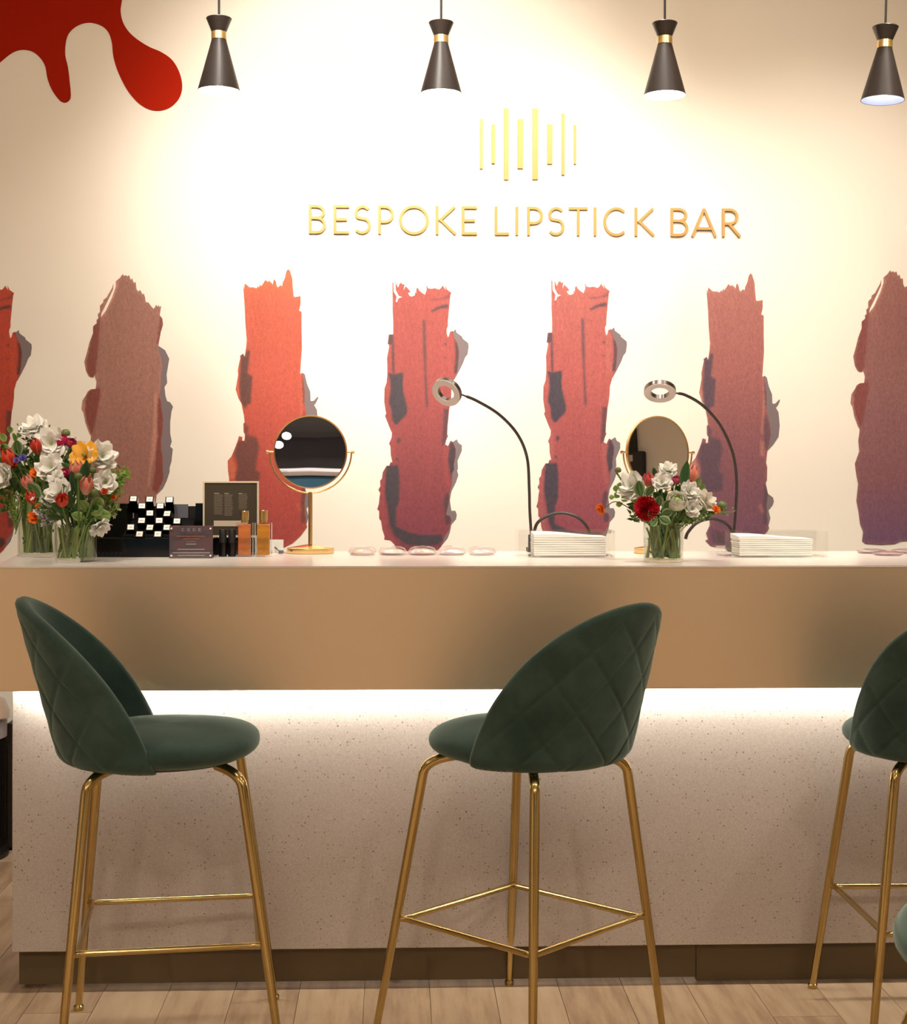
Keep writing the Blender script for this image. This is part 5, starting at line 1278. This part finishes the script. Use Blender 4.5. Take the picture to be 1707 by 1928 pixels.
leaf_sprig(150, 925, yb_ - 0.03, VB, 'long green tulip leaves in front of the peach tulips', GB, [(-6, 6, 50, -6, 0), (4, -18, 36, 10, 10), (14, -30, 34, 4, 0), (-14, 20, 40, -22, 0)], BLD)
ruffled(110, 926, yb_ - 0.02, 24, VB, 'cream white peony like blossom behind the striped tulip', GB, (-0.3, -0.7, 0.5))
ruffled(106, 900, yb_ + 0.03, 15, VB, 'small white blossom just above the cream one', GB, (-0.1, -0.8, 0.6))
tulip(117, 942, yb_ - 0.06, 18, VB, 'striped red and orange tulip above the short vase rim', GB, 'red', (0.15, -0.75, 0.5))
ruffled(198, 908, yb_ + 0.0, 21, VB, 'white ruffled blossom beside the fern', GB, (0.35, -0.85, 0.2))
ruffled(178, 943, yb_ + 0.02, 19, VB, 'greyish white blossom low under the pink tulip', GB, (0.2, -0.8, 0.0), ((180, 184, 160), (222, 216, 206)))
ruffled(188, 992, yb_ - 0.02, 19, VB, 'white blossom drooping beside the short vase', GB, (0.55, -0.5, -0.65))
bud(178, 926, yb_ - 0.03, 7, VB, 'green bud in front of the greyish white blossom', GB)
bud(147, 896, yb_ - 0.05, 7, VB, 'green bud on a tall stem in front of the peach tulips', GB)
bud(174, 885, yb_ + 0.0, 7, VB, 'green bud right of the pointed leaf', GB)
leaf_sprig(172, 968, yb_ - 0.03, VB, 'pale hellebore like leaves low on the right of the short vase', GB, [(0, 0, 30, 60, 0), (-6, -4, 28, -30, 0), (6, 4, 34, 80, 20), (-12, 8, 26, -70, 0), (8, -12, 30, 30, 10), (18, 2, 24, 100, 0)], PALE)
leaf_sprig(140, 972, yb_ - 0.02, VB, 'dark green leaves spilling over the short vase', GB, [(-10, 0, 32, -50, 0), (4, 0, 30, 10, 0), (16, 4, 34, 45, 10), (-22, 4, 30, -80, 0), (26, -6, 34, 60, 0), (-4, -14, 30, -20, 10), (10, -24, 32, 30, 0), (-26, -10, 26, -40, 0)], GRN)
airy(198, 965, yb_ + 0.0, VB, 'bright green feathery fern sticking out to the right', GB, 84, 38, 60, ((112, 160, 54), (170, 204, 98)), 8, 'fern_sprig', lean=32)
airy(190, 985, yb_ + 0.01, VB, 'thin twig of tiny pale umbels over the black display', GB, 36, 40, 9, ((196, 206, 150), (150, 168, 100)), 5, lean=24, leafy=False)
small_open(196, 925, yb_ - 0.02, 7, VB, 'small rust orange flower under the white blossom by the fern', GB, ((150, 50, 10), (214, 86, 30)))
small_open(214, 936, yb_ + 0.0, 6, VB, 'tiny orange flower among the fern', GB, ((180, 60, 20), (224, 100, 50)))
# small right bouquet
ruffled(1188, 916, yc + 0.03, 25, VC, 'large white blossom at the left of the small bouquet', GC, (-0.6, -0.7, 0.4))
ruffled(1257, 884, yc + 0.03, 16, VC, 'white blossom at the top of the small bouquet, before the mirror', GC, (0, -0.6, 0.7))
ruffled(1246, 908, yc + 0.0, 17, VC, 'white blossom between the pink tulip and pink bud', GC, (-0.1, -0.8, 0.5))
tulip(1221, 904, yc + 0.02, 16, VC, 'pink tulip at the upper left of the small bouquet', GC, 'pink', (-0.2, -0.4, 1))
tulip(1302, 893, yc + 0.02, 19, VC, 'pale peach tulip standing highest at the right', GC, 'peach', (0.2, -0.2, 1))
ranunculus(1274, 903, yc + 0.02, 9, VC, 'small round pink flower behind the long leaf', GC, c=((190, 60, 100), (226, 110, 140)), core=(180, 70, 100))
small_open(1300, 911, yc + 0.0, 7, VC, 'small red flower under the peach tulip', GC, ((170, 20, 20), (226, 60, 50)), 'red_blossom')
gerbera(1217, 957, yc - 0.05, 25, VC, 'bright red pompon flower at the left over the vase rim', GC)
ranunculus(1274, 942, yc - 0.05, 20, VC, 'creamy ranunculus with a green centre in the middle', GC, (0, -0.7, 0.7))
ruffled(1299, 925, yc - 0.02, 18, VC, 'white blossom just right of the ranunculus', GC, (0.3, -0.8, 0.4))
ruffled(1303, 958, yc - 0.04, 15, VC, 'white blossom below the right of the ranunculus', GC, (0.2, -0.9, 0.1))
ruffled(1330, 944, yc + 0.0, 21, VC, 'cream blossom with smooth petals at the right', GC, (0.6, -0.6, 0.4), ((226, 222, 190), (246, 238, 220)), 5)
small_open(1348, 959, yc - 0.02, 8, VC, 'small orange flower beside the right bud', GC)
small_open(1131, 958, yc + 0.02, 11, VC, 'orange flower on a long twig reaching left', GC, axis=(-0.8, -0.5, -0.3), twig=True, via=aty(1165, 946, yc + 0.01))
bud(1163, 885, yc + 0.05, 6, VC, 'brownish bud on a thin stem at the upper left', GC, (150, 130, 80))
bud(1360, 951, yc + 0.0, 8, VC, 'round green bud at the right end', GC, (140, 164, 104), (0.3, -0.2, 1))
leaf_sprig(1206, 938, yc - 0.03, VC, 'variegated leaf before the large white blossom', GC, [(2, -2, 36, -20, 10), (10, -4, 26, 30, 0)], VAR)
leaf_sprig(1240, 965, yc - 0.075, VC, 'cluster of variegated leaves beside the red pompon', GC, [(-6, -6, 26, -40, 10), (0, -10, 26, -5, 0), (8, -6, 24, 35, 0), (-4, 4, 28, -80, 0), (4, 4, 26, 70, 0), (0, 8, 26, 120, 0), (-4, 10, 22, -140, 0)], VAR)
leaf_sprig(1285, 922, yc - 0.03, VC, 'long upright green blade leaf before the peach tulip', GC, [(0, 0, 56, 6, 0)], BLD)
leaf_sprig(1236, 905, yc + 0.03, VC, 'narrow green leaf beside the pink tulip', GC, [(0, 0, 32, -22, 0)], BLD)
leaf_sprig(1190, 950, yc + 0.02, VC, 'small green leaves on a twig at the left', GC, [(-10, -6, 18, -50, 0), (-24, -14, 17, -60, 10), (-30, -24, 15, -20, 0), (4, -2, 20, -10, 0), (-18, -2, 16, -100, 0), (-34, -14, 14, -90, 0), (-26, -30, 13, 10, 0)], PALE)
leaf_sprig(1258, 955, yc + 0.02, VC, 'dark green leaves deep inside the small bouquet', GC, [(0, 0, 34, -20, 0), (10, 4, 32, 40, 0), (-10, -10, 30, -50, 0), (24, 6, 34, 70, 0), (0, 20, 32, 10, 0), (36, 8, 32, 60, 10), (-20, 10, 30, -70, 0), (14, -20, 28, 10, 0), (-4, 26, 26, -30, 0)], GRN)
leaf_sprig(1310, 915, yc + 0.01, VC, 'pale green leaf tuft above the cream blossom', GC, [(2, 0, 18, 10, 0), (6, 6, 16, 40, 0), (0, 8, 16, -20, 0)], PALE)
airy(1300, 975, yc - 0.03, VC, 'green twig with fine leaves bending down to the right', GC, 14, 40, 14, ((110, 140, 70), (172, 190, 110)), 7, lean=76)
airy(1285, 990, yc - 0.04, VC, 'light green sprig low at the right of the small vase', GC, 16, 30, 10, ((110, 144, 64), (170, 190, 110)), 7, lean=34)
airy(1225, 990, yc - 0.05, VC, 'fine green leaves under the red pompon', GC, 22, 50, 14, ((100, 130, 70), (176, 190, 130)), 6, lean=-14)

# ------------------------------------------------------------------ bin and dark cabinet at the left, behind the counter
b = atz(-71, 1612, 0.0)
e = empty('waste_bin', (b.x, b.y, 0), 'round black waste bin with a chrome lid at the left edge', 'bin')
hb = aty(0, 1352, b.y).z; r = 0.150
MB().lathe([(0, 0.001), (r + 0.006, 0.001), (r + 0.008, 0.02), (r + 0.002, 0.035), (r, 0.04), (0, 0.04)], 48).build('base_ring', BLACKM, e, True, 40)
MB().lathe([(r * 0.985, 0.041), (r * 0.985, hb - 0.05), (0, hb - 0.05)], 48).build('bin_body', mat('bin_black', (22, 18, 16), 0.25), e, True, 40)
MB().lathe([(r * 0.995, hb - 0.065), (r * 0.995, hb - 0.002), (0.1, hb - 0.002)], 48).build('liner_bag', mat('grey_liner', (176, 168, 168), 0.5), e, True, 40)
MB().lathe([(r * 1.06, hb), (r * 1.06, hb + 0.02), (r * 0.96, hb + 0.06), (r * 0.6, hb + 0.09), (r * 0.45, hb + 0.095), (r * 0.40, hb + 0.075), (0, hb + 0.07)], 48).build('chrome_lid', mat('bronze_chrome', lc=(0.62, 0.50, 0.42), rough=0.18, metal=1.0), e, True, 40)
c0 = aty(12.5, 1580, 1.50); zt_ = aty(15, 1362, 1.50).z
e = empty('storage_cabinet', (c0.x + 0.25, 1.545, 0), 'low dark cabinet behind the counter, beside the waste bin', 'cabinet')
MB().box(-0.25, 0.25, -0.045, 0.045, 0.012, zt_).build('cabinet_body', mat('dark_brown_cabinet', (46, 34, 24), 0.5), e, bevel=0.002)
for sx in (-1, 1):
    MB().box(sx * 0.2 - 0.02, sx * 0.2 + 0.02, -0.03, 0.03, 0.0005, 0.0115).build('cabinet_foot', BLACKM, e)
